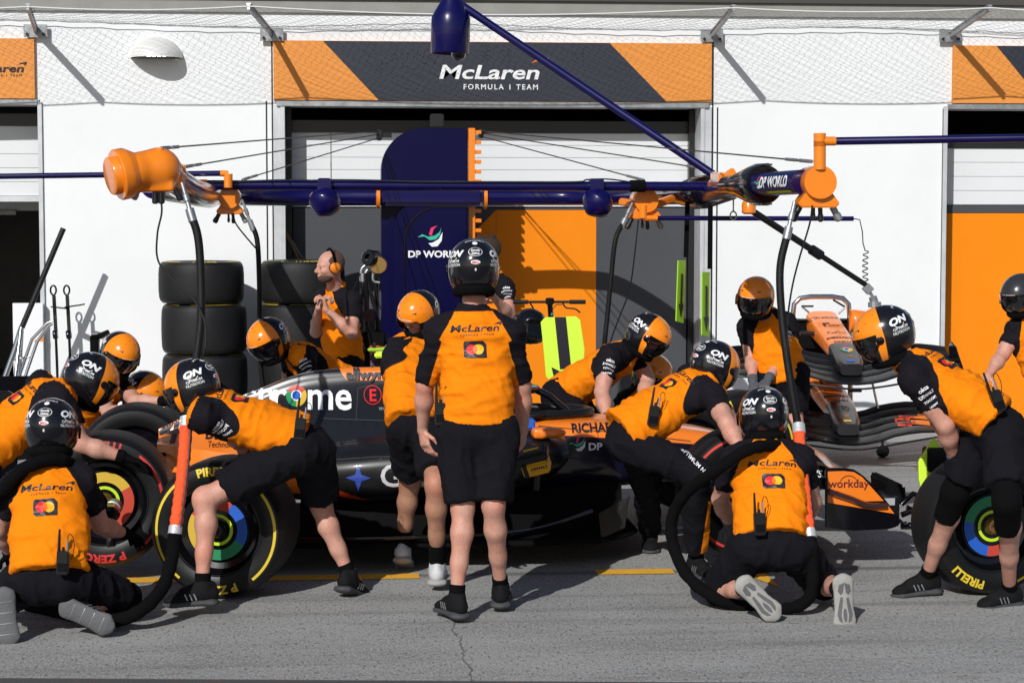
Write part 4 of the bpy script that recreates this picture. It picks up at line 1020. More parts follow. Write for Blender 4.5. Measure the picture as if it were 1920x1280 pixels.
# panel seams and fasteners
def seam(pts, Y, T, par, wd=.0035, m='seam'):
    P2 = pz(pts, Y)
    for (x0, z0), (x1, z1) in zip(P2, P2[1:]):
        d = math.hypot(x1-x0, z1-z0); nx, nz_ = -(z1-z0)/d*wd/2, (x1-x0)/d*wd/2
        decal('panel_seam', poly2([(x0-nx, z0-nz_), (x1-nx, z1-nz_), (x1+nx, z1+nz_), (x0+nx, z0+nz_)]), m, par, (0, Y, 0), (1, 0, 0), (0, 0, 1), target=T, seg=.03, off=.003, dist=.8)
M['seam'] = mat('panel_gap', (.055, .055, .058), .5)
for q in ([(596, 705), (606, 760), (590, 800)], [(600, 788), (740, 790), (930, 790)], [(668, 790), (672, 735), (735, 722)], [(800, 690), (806, 790)], [(860, 700), (868, 780)]): seam(q, 11.4, EB, ec)
for q in ([(560, 872), (700, 858), (900, 852), (1040, 858)], [(820, 850), (826, 935)], [(930, 850), (940, 930)]): seam(q, 11.0, SB, spd)
for q in ([(1010, 800), (1160, 812), (1300, 830)], [(1120, 786), (1124, 860)], [(1225, 800), (1232, 870)]): seam(q, 11.4, CB, ch, m='ink')
for i in range(14): dl('fastener', disc2(.006, 8), 'dsteel', 610+i*24, 794, 11.4, 1, EB, par=ec)
for i in range(12): dl('fastener', disc2(.006, 8), 'dsteel', 600+i*38, 862, 11.0, 1, SB, par=spd)
# front wing
fw_x = lambda px: bx_(px, 10.85); EPY = 10.80
ep = pz([(1547, 876), (1581, 876), (1600, 879), (1617, 890), (1640, 912), (1662, 939), (1684, 968), (1687, 979), (1680, 987), (1665, 991), (1600, 994), (1547, 988)], EPY)
wing = MB()
els = [((1690, 978), (1600, 962), .035), ((1650, 955), (1590, 925), .022), ((1625, 925), (1570, 898), .018), ((1590, 900), (1545, 872), .014)]
for i, (p, q, th) in enumerate(els):
    a, b_ = W(*p, 10.85), W(*q, 10.85); g = MB(); d = (b_-a); n_ = V((-d.z, 0, d.x)).normalized()*th; n_ = n_ if n_.z > 0 else -n_; rr = []
    for yy in (10.82, 11.2, 11.6, 11.75, 11.9, 12.3, 12.68):
        k = 1-abs(yy-YC); sh = V((.10*k*(1 if i < 4 else 0), 0, .02*k)); o_ = V((a.x, yy, a.z))+sh
        prof = [(0, 0), (.06, .35), (.25, .6), (.6, .45), (1, .05), (.6, .05), (.25, -.05), (.06, -.25)]
        rr.append([o_+d*t+n_*v_ for t, v_ in prof])
    g.loft(rr); g.build('wing_element', 'carbon' if i < 3 else 'ocar', car, smooth=True)
for s in (-1, 1):
    y0 = YC+s*(YC-EPY); g = MB(); g.prism([(x, y0-.01, z) for x, z in ep], (0, .02, 0)); e = g.build('endplate', 'gloss', car, bevel=.004)
    dv = MB()
    dp = pz([(1551, 919), (1590, 932), (1625, 945), (1660, 945)], EPY)
    dv.tube(bez([(x, y0+s*.03, z) for x, z in dp], 24), .016, 8); dv.build('dive_plane', mat('maroon_gloss', (.035, .008, .006), .2, coat=1), e, smooth=True)
    yy = y0-.0105 if s < 0 else y0+.0305
    for q in ([(1551, 883), (1581, 882), (1600, 884), (1615, 893), (1656, 938), (1615, 939), (1551, 915)], [(1551, 926), (1600, 938), (1628, 945), (1662, 944), (1676, 962), (1551, 941)]):
        g = MB(); g.prism([(x, yy, z) for x, z in pz(q, EPY)], (0, -.0022, 0)); g.build('orange_panel', 'ocar', e)
    if s < 0:
        c = W(1590, 908, EPY); decal('lettering', tf(textgeo('workday', bold=.012), 22/(F/11.0)), 'maroon', e, c+V((0, -.0135, .01)), (1, 0, 0), (0, 0, 1))
        decal('lettering', tf(arc2(.050, .054, 25, 155, 24), 1), 'maroon', e, c+V((0, -.0135, -.0)), (1, 0, 0), (0, 0, 1))
dq = W(1528, 884, 10.9); g = MB(); g.prism([(dq.x-.06, 10.86, dq.z+.06), (dq.x+.07, 10.86, dq.z+.03), (dq.x+.07, 10.86, dq.z-.10), (dq.x-.06, 10.86, dq.z-.08)], (0, .015, 0)); wv = g.build('wing_end_flap', 'gloss', car)
decal('lettering', tf(textgeo("T'S.", bold=.02, shear=.2), .055), 'white', wv, dq+V((0, -.041, -.005)), (1, 0, 0), (0, 0, 1))
# rear wing, mostly behind the crew
zw = 1.00; xr = -2.05
for s in (-1, 1): g = MB(); g.prism([(xr-.28, YC+s*.50, .45), (xr+.25, YC+s*.50, .50), (xr+.30, YC+s*.50, zw-.06), (xr+.22, YC+s*.50, zw), (xr-.32, YC+s*.50, zw)], (0, .015, 0)); g.build('rear_endplate', 'gloss', car, bevel=.004)
for a_, b_, z0, z1 in ((xr+.22, xr-.1, .80, .84), (xr-.08, xr-.30, .86, .98)): g = MB(); g.obox(((a_+b_)/2, YC, (z0+z1)/2), ((a_-b_)/2, 0, (z0-z1)/2), (0, .49, 0), (0, 0, .012)); g.build('rear_flap', 'gloss', car, bevel=.004)
# suspension
g = MB()
for s in (-1, 1):
    for xa, za, xb, zb_ in ((2.12, .62, 2.30, .56), (2.55, .58, 2.32, .56), (2.10, .38, 2.30, .34), (2.60, .36, 2.32, .34), (2.2, .66, 2.3, .38)):
        g.bar((xa, YC+s*.20, za), (xb, YC+s*.75, zb_), .06, .018)
o = g.build('front_suspension', 'under', car, bevel=.004); 
g = MB()
for s in (-1, 1):
    for xa, za, xb, zb_ in ((-1.0, .60, -1.25, .58), (-1.5, .58, -1.27, .58), (-.95, .36, -1.25, .34), (-1.5, .34, -1.27, .34)):
        g.bar((xa, YC+s*.15, za), (xb, YC+s*.65, zb_), .06, .018)
g.build('rear_suspension', 'under', car, bevel=.004)
HZ = R_T+LIFT
def wheel(px, side, width, spin):
    x = W(px, 640, 10.75).x; y = YC+side*(1.0-width/2)
    t = make_tyre('wheel', None, (x, y, HZ), (0, 0, 0 if side < 0 else math.pi), width, 'rband', spin=spin, cover=((30+spin, 125+spin, 'cyel'), (125+spin, 200+spin, 'blue_p'), (200+spin, 290+spin, 'green_p'), (-70+spin, 30+spin, 'cred')))
    t.parent = car; t.matrix_parent_inverse = xf(car).inverted(); return t
wheel(190, -1, .405, 0); wheel(190, 1, .405, 40); wheel(1402, -1, .305, -90); wheel(1402, 1, .305, 10)
# ============================================================ people
def ray(px, py): return (Fw+Rt*((px-960)/F)-Up*((py-640)/F)).normalized()
def on(px, py, par, L, sg=0):
    """point on the sight line of a photo pixel at distance L from the parent joint (sg +1 farther, -1 nearer)"""
    d = ray(px, py); O = V((0, 0, CH)); t0 = (par-O).dot(d); h2 = (par-O).length_squared-t0*t0
    k = math.sqrt(max(0, L*L-h2)); return O+d*(t0+k*sg)
def joinmesh(a, b):
    bm = bmesh.new(); bm.from_mesh(a); bm.from_mesh(b); bm.to_mesh(a); bm.free(); bpy.data.meshes.remove(b)
    a.polygons.foreach_set('use_smooth', [True]*len(a.polygons)); return a
# ---- helmet, modelled once: local +X forward, +Z up
def build_helmet():
    X, Y, Z = V((1, 0, 0)), V((0, 1, 0)), V((0, 0, 1)); s = SDF(.0055, .02)
    s.ell((0, 0, .012), (X, Y, Z), (.150, .124, .132)); s.ell((.012, 0, -.045), (X, Y, Z), (.135, .118, .100), k=.03)
    s.box((0, 0, -.225), (X, Y, Z), (.3, .3, .10), .01, k=0, sub=True)
    s.ell((-.0, 0, -.13), (X, Y, Z), (.10, .088, .07), k=0, sub=True)
    s.box((.20, 0, -.085), (V((.93, 0, -.37)), Y, V((.37, 0, .93))), (.165, .083, .066), .02, k=0, sub=True)
    h = link('helmet', s.mesh('helmet'), mat('helmet_paint', (.90, .25, .008), .2, coat=.5, spec=.4, attr='dk', acol=(.007, .007, .010)), None)
    for k_ in ('label', 'category'): pass
    setattr_(h, 'dk', lambda x, y, z: max(-(x-.006+.16*z-.10*max(0, z)), -(z+.138), min(x-.052, .006-z)))
    T = BVHTree.FromPolygons([v.co.copy() for v in h.data.vertices], [tuple(p.vertices) for p in h.data.polygons])
    kids = []
    def K(o):
        if o: o.parent = h; kids.append(o)
    # visor
    g = MB(); rows = []
    for i in range(11):
        el = math.radians(8-56*i/10); row = []
        for j in range(25):
            az = math.radians(-76+152*j/24); r = 1.018
            row.append(g.bm.verts.new((.150*r*math.cos(el)*math.cos(az)+.004, .124*r*math.cos(el)*math.sin(az)*(1-.0*i), .012+.136*r*math.sin(el)*(1+.08*(el < 0)))))
        rows.append(row)
    for i in range(10):
        for j in range(24): g.bm.faces.new((rows[i][j], rows[i][j+1], rows[i+1][j+1], rows[i+1][j]))
    K(g.build('visor', 'visor', None, smooth=True))
    for sd in (-1, 1):
        g = MB(); g.lathe([(.020, 0), (.020, .008), (.010, .012), (.001, .012)], (.030, sd*.120, -.002), (.05, sd, 0), 20); g.bar((.03, sd*.125, -.002), (.07, sd*.112, -.045), .022, .010); K(g.build('visor_hinge', 'gloss', None, smooth=True))
    g = MB(); pts = [(-.010+.092*math.cos(t), .080*math.sin(t), -.118) for t in [2*math.pi*k/40 for k in range(40)]]; g.tube(pts, .027, 12, closed=True); K(g.build('neck_roll', 'knit', None, smooth=True))
    def D(name, geo, m, az, el, sc=1, off=.0015, roll=0):
        a, e = math.radians(az), math.radians(el); n = V((math.cos(e)*math.cos(a), math.cos(e)*math.sin(a), math.sin(e))); u = V((-math.sin(a), math.cos(a), 0)); v = n.cross(u)
        c = V((0, 0, 0))+V((n.x*.148, n.y*.124, .01+n.z*.132))
        o = decal(name, tf(geo, sc, rot=roll), m, None, c, u, v, target=T, seg=.009, off=off, dist=.12); K(o)
    for sg in (1, -1):
        D('lettering', textgeo('ON', bold=.05, shear=.25, wide=1.3), 'white', 180+sg*56, 22, .046)
        D('emblem', arc2(.028, .031, 200, 330, 14), 'white', 180+sg*56, 19, 1)
        D('lettering', textgeo('OPTIMUM', bold=.012, wide=1), 'white', 180+sg*56, 5, .019)
        D('lettering', textgeo('NUTRITION', bold=.012, wide=.93), 'white', 180+sg*56, -3, .019)
    D('emblem', disc2(1, 32, sx=1.0, sy=.72), 'white', 180, 24, .034)
    D('emblem', disc2(1, 32, sx=1.0, sy=.72), 'ink', 180, 24, .031, off=.0025)
    D('lettering', textgeo('Estrella', bold=.03, shear=.2, wide=.85), 'white', 180, 27, .0165, off=.0035)
    D('lettering', textgeo('Galicia', bold=.03, shear=.2, wide=.85), 'white', 180, 20, .0165, off=.0035)
    D('emblem', disc2(.0125), 'white', 180, 47, 1)
    D('lettering', textgeo("JACK DANIEL'S", bold=.02, wide=1.0), 'white', 180, 58, .0135)
    D('emblem', disc2(1, 28, sx=1.0, sy=.45), 'white', 180, 1, .023)
    D('lettering', textgeo('BELL', bold=.04, wide=1.1), 'red_p', 180, 1, .015, off=.003)
    D('lettering', textgeo('8', bold=.03), 'white', 180, -14, .018)
    for sg in (1, -1): D('emblem', swoosh2(.03), 'ink', sg*32, 24, 1, off=.002)
    for az, el in ((-20, 50), (20, 50), (0, 62), (55, 38), (-55, 38), (75, 55), (-75, 55)): D('vent', disc2(.0028, 8), 'ink', az, el, 1)
    D('lettering', textgeo('BELL RACING', wide=1.3, bold=.03), 'white', 0, 9, .012, off=.005)
    return h, kids
HEL, HK = build_helmet(); hel_used = False
def frame3(f, u):
    f = V(f).normalized(); u = V(u); l = u.cross(f).normalized(); u = f.cross(l).normalized(); return f, l, u
def helmet_on(par, c, f, up, scale=1.0, mtl=None):
    global hel_used
    f, l, u = frame3(f, up); m = Matrix(((f.x, l.x, u.x, c.x), (f.y, l.y, u.y, c.y), (f.z, l.z, u.z, c.z), (0, 0, 0, 1))) @ Matrix.Scale(scale, 4)
    if not hel_used: h = HEL; hel_used = True
    else:
        h = HEL.copy(); COL.objects.link(h)
        for k in HK: q = k.copy(); COL.objects.link(q); q.parent = h
    if mtl: h.data = h.data.copy(); h.data.materials[0] = M[mtl]
    h.parent = par; h.matrix_parent_inverse = xf(par).inverted(); h.matrix_basis = m; return h
def hand_prims(s, wr, d, n, sd, curl, r=.0085, spread=1.0):
    """palm, four unequal jointed fingers and a thumb; n = palm side normal, sd=+1/-1 thumb side"""
    d = V(d).normalized(); n = V(n); n = (n-d*n.dot(d)).normalized(); t = d.cross(n)*sd
    s.ecap(wr+d*.0, wr+d*.07, t, (.028, .020), (.040, .016), k=.012)
    for i, (o, L) in enumerate(zip((.030, .010, -.010, -.029), (.95, 1.05, 1.0, .8))):
        p = wr+d*.078+t*o; a = curl*(.7+.12*i)
        for j, (q, rr) in enumerate(((.042*L, r), (.026*L, r*.92), (.020*L, r*.85))):
            dd = (d*math.cos(a)+n*math.sin(a)+t*o*1.2*spread).normalized(); e = p+dd*q; s.cone(p, e, rr, rr*.93, k=.005); p = e; a += curl*(.9 if j == 0 else .6)
    p = wr+d*.022+t*.030; e = p+(d*.62+t*.62+n*.30).normalized()*.042; s.cone(p, e, r*1.3, r*1.1, k=.01); s.cone(e, e+(d*.85+t*.1+n*.45).normalized()*.032, r*1.08, r*.9, k=.004)
def head_mesh(c, f, up):
    f, l, u = frame3(f, up); A = (f, l, u); s = SDF(.0052, .018)
    q = lambda x, y, z: c+f*x+l*y+u*z
    s.ell(q(-.012, 0, .022), A, (.098, .076, .095)); s.ell(q(.030, 0, -.045), A, (.062, .058, .068), k=.03); s.ell(q(.062, 0, -.088), A, (.026, .030, .020), k=.02)
    s.ell(q(.072, 0, .018), A, (.020, .045, .013), k=.015)
    s.cone(q(.086, 0, .008), q(.112, 0, -.026), .008, .0125, k=.008); s.ell(q(.098, 0, -.034), A, (.013, .017, .008), k=.006)
    for sd in (-1, 1):
        s.ell(q(.092, sd*.030, .000), A, (.016, .016, .010), k=.008, sub=True); s.ell(q(.075, sd*.030, .0), A, (.0125, .0125, .0115), k=.002)
        s.ell(q(.060, sd*.045, -.030), A, (.026, .018, .018), k=.02)
        s.ell(q(-.005, sd*.078, -.008), (f, l, u), (.017, .008, .028), k=.006)
    s.ell(q(.088, 0, -.055), A, (.012, .023, .006), k=.004); s.ell(q(.086, 0, -.066), A, (.011, .020, .007), k=.004)
    return s.mesh('head'), q, A
def shoe(par, an, fwd, upv, m='black', solem='sole', sock=True, an_up=None, L=1.0, kneedir=None):
    f, l, u = frame3(fwd, upv); s = SDF(.0075, .02)
    s.ecap(an-f*.040-u*.033, an+f*.140*L-u*.052, l, (.040, .044), (.044, .028)); s.cone(an-f*.01+u*.035, an-u*.02, .041, .046, cut=2, k=.02); s.cone(an+u*.0, an+f*.09*L-u*.03, .036, .034); s.cone(an-f*.052+u*.01, an-f*.050-u*.04, .016, .022, k=.015)
    s.ell(an+f*.155*L-u*.060, (f, l, u), (.040, .042, .020))
    s.box(an+f*.05-u*.155, (f, l, u), (.3, .2, .078), .005, k=0, sub=True)
    m = 'shoe' if m == 'black' else m
    o = link('shoe', s.mesh('shoe'), m, par)
    s = SDF(.007, .015); s.ecap(an-f*.052-u*.075, an+f*.155*L-u*.075, l, (.047, .019), (.050, .017), k=.0); s.ell(an+f*.155*L-u*.078, (f, l, u), (.048, .045, .014)); s.ell(an-f*.045-u*.078, (f, l, u), (.042, .041, .015)); s.ecap(an-f*.04-u*.066, an+f*.06*L-u*.070, l, (.040, .016), (.037, .014), k=.01)
    so = link('sole', s.mesh('sole'), solem, o)
    if m == 'shoe':
        g = MB()
        for k in range(5):
            c = an+f*(.035+.020*k)-u*(.004+.0085*k); g.tube([c-l*.018, c+u*.004, c+l*.018], .0022, 5)
        g.build('lace', 'dsteel', o)
        for sd in (-1, 1):
            for k in range(3): g = MB(); c = an+f*(.045+.022*k)-u*.04+l*sd*.043; g.bar(c-u*.016-f*.01, c+u*.016+f*.004, .006, .003, up=tuple(l)); g.build('stripe', 'steel', o)
    return o, so, (f, l, u)
def emblem_back(par, c, u, v, T, s=1.0):
    D = lambda g, m, off: decal('emblem', tf(g, s), m, par, c, u, v, target=T, seg=.012, off=off, dist=.25)
    D(poly2([(-.055, .030), (-.048, .042), (.040, .042), (.055, .026), (.055, -.040), (-.042, -.042), (-.055, -.030)]), 'ink', .003)
    D(disc2(.026, 24, -.016, 0), 'red_p', .0042); D(disc2(.026, 24, .016, 0), 'yel_p', .0048)
    t = [math.radians(a) for a in range(-52, 53, 8)]
    lens = [(-.016+.026*math.cos(a), .026*math.sin(a)) for a in t]+[(.016-.026*math.cos(a), -.026*math.sin(a)) for a in t]; D(poly2(lens), 'oran_p', .0056)
def person(lab, J, face, hup=(0, 0, 1), helmet=True, hands=('glove', 'glove'), shirt='polo', legs='shorts', back=True, shoes=('black', 'sole'), feet=None, skin='skin',
           radio=None, kneepads=(0, 0), sleeve=.62, seed=1, hscale=1.0, bulk=1.0, curl=.35, palms=None, sleevetext=None, seat=False, frontmark=False, legsvis=True, hemdrop=.06, longs=None, prints=True):
    ch, pel, head = J['ch'], J['pel'], J['head']; sa, sb_ = J['sh']; ea, eb = J['el']; wa, wb_ = J['wr']
    side = (sb_-sa).normalized(); spine = (ch-pel).normalized(); side = (side-spine*side.dot(spine)).normalized(); fr = spine.cross(side)
    hipd = J.get('hipd', None); hs = V(hipd).normalized() if hipd else side
    if 'hip' in J: ha, hb = J['hip']
    else: ha, hb = pel-hs*.095-spine*.03, pel+hs*.095-spine*.03
    root = thing('person', lab, 'person', (pel.x, pel.y, 0))
    B = bulk
    # ---- body, one surface
    s = SDF(.0105, .03)
    s.ecap(ch-spine*.03, pel, side, (.150*B, .085*B), (.135*B, .085*B)); s.cone(ch, ch.lerp(head, .75), .062, .056)
    s.ell(head, frame3(face, hup), (.085, .072, .10))
    for sh, el, wr in ((sa, ea, wa), (sb_, eb, wb_)):
        s.cone(ch+(sh-ch)*.4, sh, .06, .056); s.cone(sh, el, .052*B, .040*B); s.cone(el, el.lerp(wr, .35), .041*B, .044*B); s.cone(el.lerp(wr, .35), wr, .043*B, .026); s.ell(sh.lerp(el, .5), frame3(el-sh, spine+V((.01, 0, 0))), (.11, .051*B, .051*B))
    if legsvis:
        for hp, kn, an, ff in ((ha, J['kn'][0], J['an'][0], feet[0][0] if feet else -fr), (hb, J['kn'][1], J['an'][1], feet[1][0] if feet else -fr)):
            bk = -(V(ff)-(kn-an).normalized()*V(ff).dot((kn-an).normalized())); bk = bk.normalized() if bk.length > .1 else V((0, -1, 0))
            s.cone(hp, kn, .082*B, .053*B); s.cone(kn, kn.lerp(an, .28)+bk*.010, .052*B, .0525*B); s.cone(kn.lerp(an, .28)+bk*.010, kn.lerp(an, .62)+bk*.004, .0525*B, .040*B); s.cone(kn.lerp(an, .60), an, .040*B, .031); s.ell(kn+(-bk)*.012, frame3(kn-an, bk), (.05, .038, .040), k=.04)
    body = s.mesh('body')
    hh = []
    for i, (st, el, wr, sh) in enumerate(((hands[0], ea, wa, sa), (hands[1], eb, wb_, sb_))):
        if not st: continue
        d = (wr-el).normalized(); pn = V(palms[i]) if palms and palms[i] else (V((0, 0, -1)) if abs(d.z) < .7 else -fr)
        hd = J['hd'][i] if J.get('hd') and J['hd'][i] else d
        s2 = SDF(.0042, .008); s2.cone(wr-d*.05, wr, .028, .025, k=.01); hand_prims(s2, wr, hd, pn, 1 if i == 0 else -1, curl, r=.0088 if st == 'bare' else .0108)
        if st == 'bare': joinmesh(body, s2.mesh('hand'))
        else: s2.cone(wr-d*.05, wr-d*.01, .036, .036, cut=3); hh.append(s2.mesh('glove'))
    eyes = None
    if not helmet or helmet == 'open':
        hm, q, A = head_mesh(head, face, hup); joinmesh(body, hm)
    bo = link('body', body, skin, root)
    if not helmet or helmet == 'open':
        for sd in (-1, 1):
            g = MB(); g.lathe([(.0075, 0), (.006, .003), (.001, .005)], q(.085, sd*.030, .0), A[0], 12); g.build('eye', 'ink', bo, smooth=True)
    for gm in hh: link('glove', gm, 'glove' if 'glove' in hands else 'knit', root)
    # ---- shirt
    s = SDF(.0098, .035); hem = pel-spine*hemdrop
    s.ecap(ch-spine*.05, pel+spine*.12, side, (.180*B, .108*B), (.172*B, .118*B)); s.ecap(pel+spine*.14, hem, hs if not hipd else side, (.170*B, .118*B), (.180*B, .128*B), cut=1)
    for sh, el in ((sa, ea), (sb_, eb)):
        s.cone(ch-spine*.03, sh, .088, .068); s.cone(ch+spine*.065, sh-spine*.005, .052, .054); s.cone(sh, sh.lerp(el, sleeve), .066*B, .060*B if shirt != 'sweat' else .055, cut=1)
    nk = ch.lerp(head, .38); s.cone(ch+spine*.02, nk, .082, .064, cut=1, k=.02)
    me = s.mesh('shirt'); co = getco(me); wrinkle(me, (spine, side, fr), (15, 5, 5), .0125, seed); wrinkle(me, ((spine+side).normalized(), side, fr), (28, 10, 10), .0055, seed+9)
    sh_o = link('shirt', me, 'orange', root)
    C = np.array(ch); up_ = np.array(spine); val = np.full(len(co), -.5)
    hgt = (co-C)@up_
    for sh, el in ((sa, ea), (sb_, eb)):
        o = np.array((sh-ch)-spine*(sh-ch).dot(spine)); o /= np.linalg.norm(o); a = (co-C)@o
        A_, Bp = np.array(sh), np.array(sh.lerp(el, sleeve)); AB = Bp-A_; t = np.clip(((co-A_)@AB)/(AB@AB), 0, 1); bp = A_+t[:, None]*AB; da = np.linalg.norm(co-bp, axis=1)
        if shirt == 'sweat':
            v1 = (hgt-.055)+np.maximum(0, a-.095)*1.7; v1 = np.where(a > -.02, v1, -.5); v2 = np.minimum(.10-da, (co-bp)@o+.012)
            v2 = np.where(t > 0.02, v2, np.minimum(v2, hgt+.03))
        else:
            v1 = a-(.078-.62*hgt); v1 = np.minimum(v1, hgt+.30); v2 = np.minimum((co-C)@o-.10, .088-da)
        val = np.maximum(val, np.maximum(v1, v2))
    if shirt != 'sweat': val = np.where(hgt > .085, -.3, val)
    at = me.attributes.new('dark', 'FLOAT', 'POINT'); at.data.foreach_set('value', val.astype(np.float32))
    T = bvh(sh_o)
    if back:
        bk = V(back) if isinstance(back, (tuple, list, Vector)) else (-fr if (-fr).y < 0 else fr)
        sg = bk.normalized(); v = spine; u = v.cross(sg); dz = -.028 if shirt == 'sweat' else -.055
        c = ch+sg*.12+v*dz
        decal('wordmark', tf(textgeo('McLaren', bold=.014, shear=.18, wide=1.5), .046), 'ink', sh_o, c, u, v, target=T, seg=.012, off=.003, dist=.25)
        decal('swoosh', tf(swoosh2(.042), 1), 'ink', sh_o, c+u*.115+v*.014, u, v, target=T, seg=.012, off=.003, dist=.25)
        decal('lettering', tf(textgeo('FORMULA 1 TEAM', spacing=1.35), .0155), 'ink', sh_o, c-v*.034+u*.012, u, v, target=T, seg=.012, off=.003, dist=.25)
        emblem_back(sh_o, c-v*.105, u, v, T)
    if sleevetext is not None:
        sh, el = ((sa, ea), (sb_, eb))[sleevetext]; v = (sh-el).normalized(); n = V((0, -1, 0)); n = (n-v*n.dot(v)).normalized(); u = v.cross(n)
        for k, (tx, sz) in enumerate((('okta', .030), ('DEWALT', .020), ('TOCOM', .018), ('UDEMY', .014))):
            decal('lettering', tf(textgeo(tx, bold=.03), sz), 'white', sh_o, sh.lerp(el, .2+.12*k)+n*.06, u, v, target=T, seg=.012, off=.003, dist=.2)
    # ---- shorts or trousers
    s = SDF(.0105, .03); s.ecap(pel+spine*(.10 if seat else .04), (ha+hb)/2, hs, (.152*B, .106*B), (.160*B, .118*B))
    kA, kB = J['kn']
    for hp, kn, an in ((ha, kA, J['an'][0]), (hb, kB, J['an'][1])):
        if legs == 'shorts': s.cone(hp, hp.lerp(kn, longs or (.80 if not seat else .88)), .108*B, .094*B, cut=1)
        else: s.cone(hp, kn, .104*B, .078*B); s.cone(kn, kn.lerp(an, .9), .078*B, .060*B, cut=1)
    me = s.mesh('shorts'); wrinkle(me, (V((0, 0, 1)), V((1, 0, 0)), V((0, 1, 0))), (8, 12, 8), .011, seed+30); wrinkle(me, (V((.7, 0, .7)), V((.7, 0, -.7)), V((0, 1, 0))), (22, 8, 10), .004, seed+31)
    lo = link('shorts' if legs == 'shorts' else 'trousers', me, 'dark', root)
    if feet:
        for i, (an, kn) in enumerate(zip(J['an'], J['kn'])):
            if feet[i] is None: continue
            if shoes[0] != 'none':
                o, so_, fr3 = shoe(root, an, feet[i][0], feet[i][1], shoes[0], shoes[1])
                d = (kn-an).normalized(); MB().tube([an-d*.01, an+d*(.070 if len(feet[i]) < 3 else feet[i][2])], .039, 18, rs=[.040, .040 if len(feet[i]) < 3 else .047]).build('sock', 'knit', root, smooth=True)
                J.setdefault('shoe', []).append((o, so_, fr3))
    for i, kp in enumerate(kneepads):
        if kp:
            kn, an, hp = J['kn'][i], J['an'][i], (ha, hb)[i]
            s = SDF(.009, .02); s.cone(kn.lerp(hp, kp*.22), kn, .074, .070, cut=2); s.cone(kn, kn.lerp(an, kp*.30), .070, .064, cut=1); link('knee_pad', s.mesh(), 'knit', root)
    if helmet:
        f_, l_, u_ = frame3(face, hup); h = helmet_on(root, head+u_*.012, face, hup, hscale, None if helmet != 'silver' else 'silverh')
        if helmet == 'open':
            for k in list(h.children):
                if k.name.startswith('visor') and not k.name.startswith('visor_hinge'): bpy.data.objects.remove(k)
    J.update(root=root, shirt=sh_o, T=T, spine=spine, side=side, fr=fr, bo=bo, hips=(ha, hb), lower=lo)
    return J
def joints(ch, pel, head, sh, el, wr, kn, an, scale=1.0, hipd=None, hip=None):
    """every joint: photo pixel + which side of its parent (farther +1 / nearer -1); bone lengths keep human proportions"""
    J = {}; c = W(*ch); J['ch'] = c; z = scale
    J['pel'] = on(pel[0], pel[1], c, .47*z, pel[2]); J['head'] = on(head[0], head[1], c, .27*z, head[2])
    J['sh'] = [on(a[0], a[1], c, .185*z, a[2]) for a in sh]
    J['el'] = [on(a[0], a[1], J['sh'][i], .29*z, a[2]) for i, a in enumerate(el)]
    J['wr'] = [on(a[0], a[1], J['el'][i], .255*z, a[2]) for i, a in enumerate(wr)]
    if hipd: J['hipd'] = hipd
    if hip: J['hip'] = [on(a[0], a[1], J['pel'], .11*z, a[2]) for a in hip]
    else:
        sd = V(hipd).normalized() if hipd else (J['sh'][1]-J['sh'][0]).normalized(); sp_ = (c-J['pel']).normalized(); sd = (sd-sp_*sd.dot(sp_)).normalized() if not hipd else sd
        J['hip'] = [J['pel']-sd*.095-sp_*.03, J['pel']+sd*.095-sp_*.03]
    J['kn'] = [on(a[0], a[1], J['hip'][i], .43*z, a[2]) for i, a in enumerate(kn)]
    J['an'] = [on(a[0], a[1], J['kn'][i], .42*z, a[2]) for i, a in enumerate(an)]
    return J
def report(n, J): print('PERSON', n, 'ankle z', [round(p.z, 2) for p in J['an']], 'knee z', [round(p.z, 2) for p in J['kn']], 'Y', [round(p.y, 2) for p in J['an']], 'pel', [round(v, 2) for v in J['pel']], 'shw', round((J['sh'][0]-J['sh'][1]).length, 2))
def radio(px, py, Y, lab, tilt=0, s=1.0):
    c = W(px, py, Y); hit = [q for q in (bvh(o).ray_cast(V((0, 0, CH)), ray(px, py)) for o in (J['shirt'], J['lower'])) if q[0]]
    if hit: c = min(hit, key=lambda q: q[3])[0]-ray(px, py)*.028
    t = thing('walkie_talkie', lab, 'radio', c, (0, tilt, 0), 'radios clipped to waistbands'); a = MB(); a.box(-.028, .028, -.018, .018, -.065, .045); o = a.build('case', 'black', t, local=True, bevel=.006)
    MB().tube([(-.02, 0, .04), (-.02, 0, .145)], .006, 8, rs=[.008, .005]).build('antenna', 'black', t, local=True)
    g = MB(); g.tube([(.0, 0, .04), (.0, 0, .062)], .007, 8); g.build('knob', 'black', t, local=True); g = MB(); g.tube([(.018, 0, .04), (.018, 0, .10)], .005, 8); g.build('plug', 'steel', t, local=True)
    g = MB(); g.tube(bez([(.018, 0, .1), (.025, -.01, .125), (.042, .0, .11), (.048, .01, .06), (.035, .03, .0)], 20), .002, 5); g.build('cord', 'black', t, local=True)
    MB().box(-.022, .022, -.0195, -.018, -.05, -.01).build('panel', 'gloss', t, local=True); return t
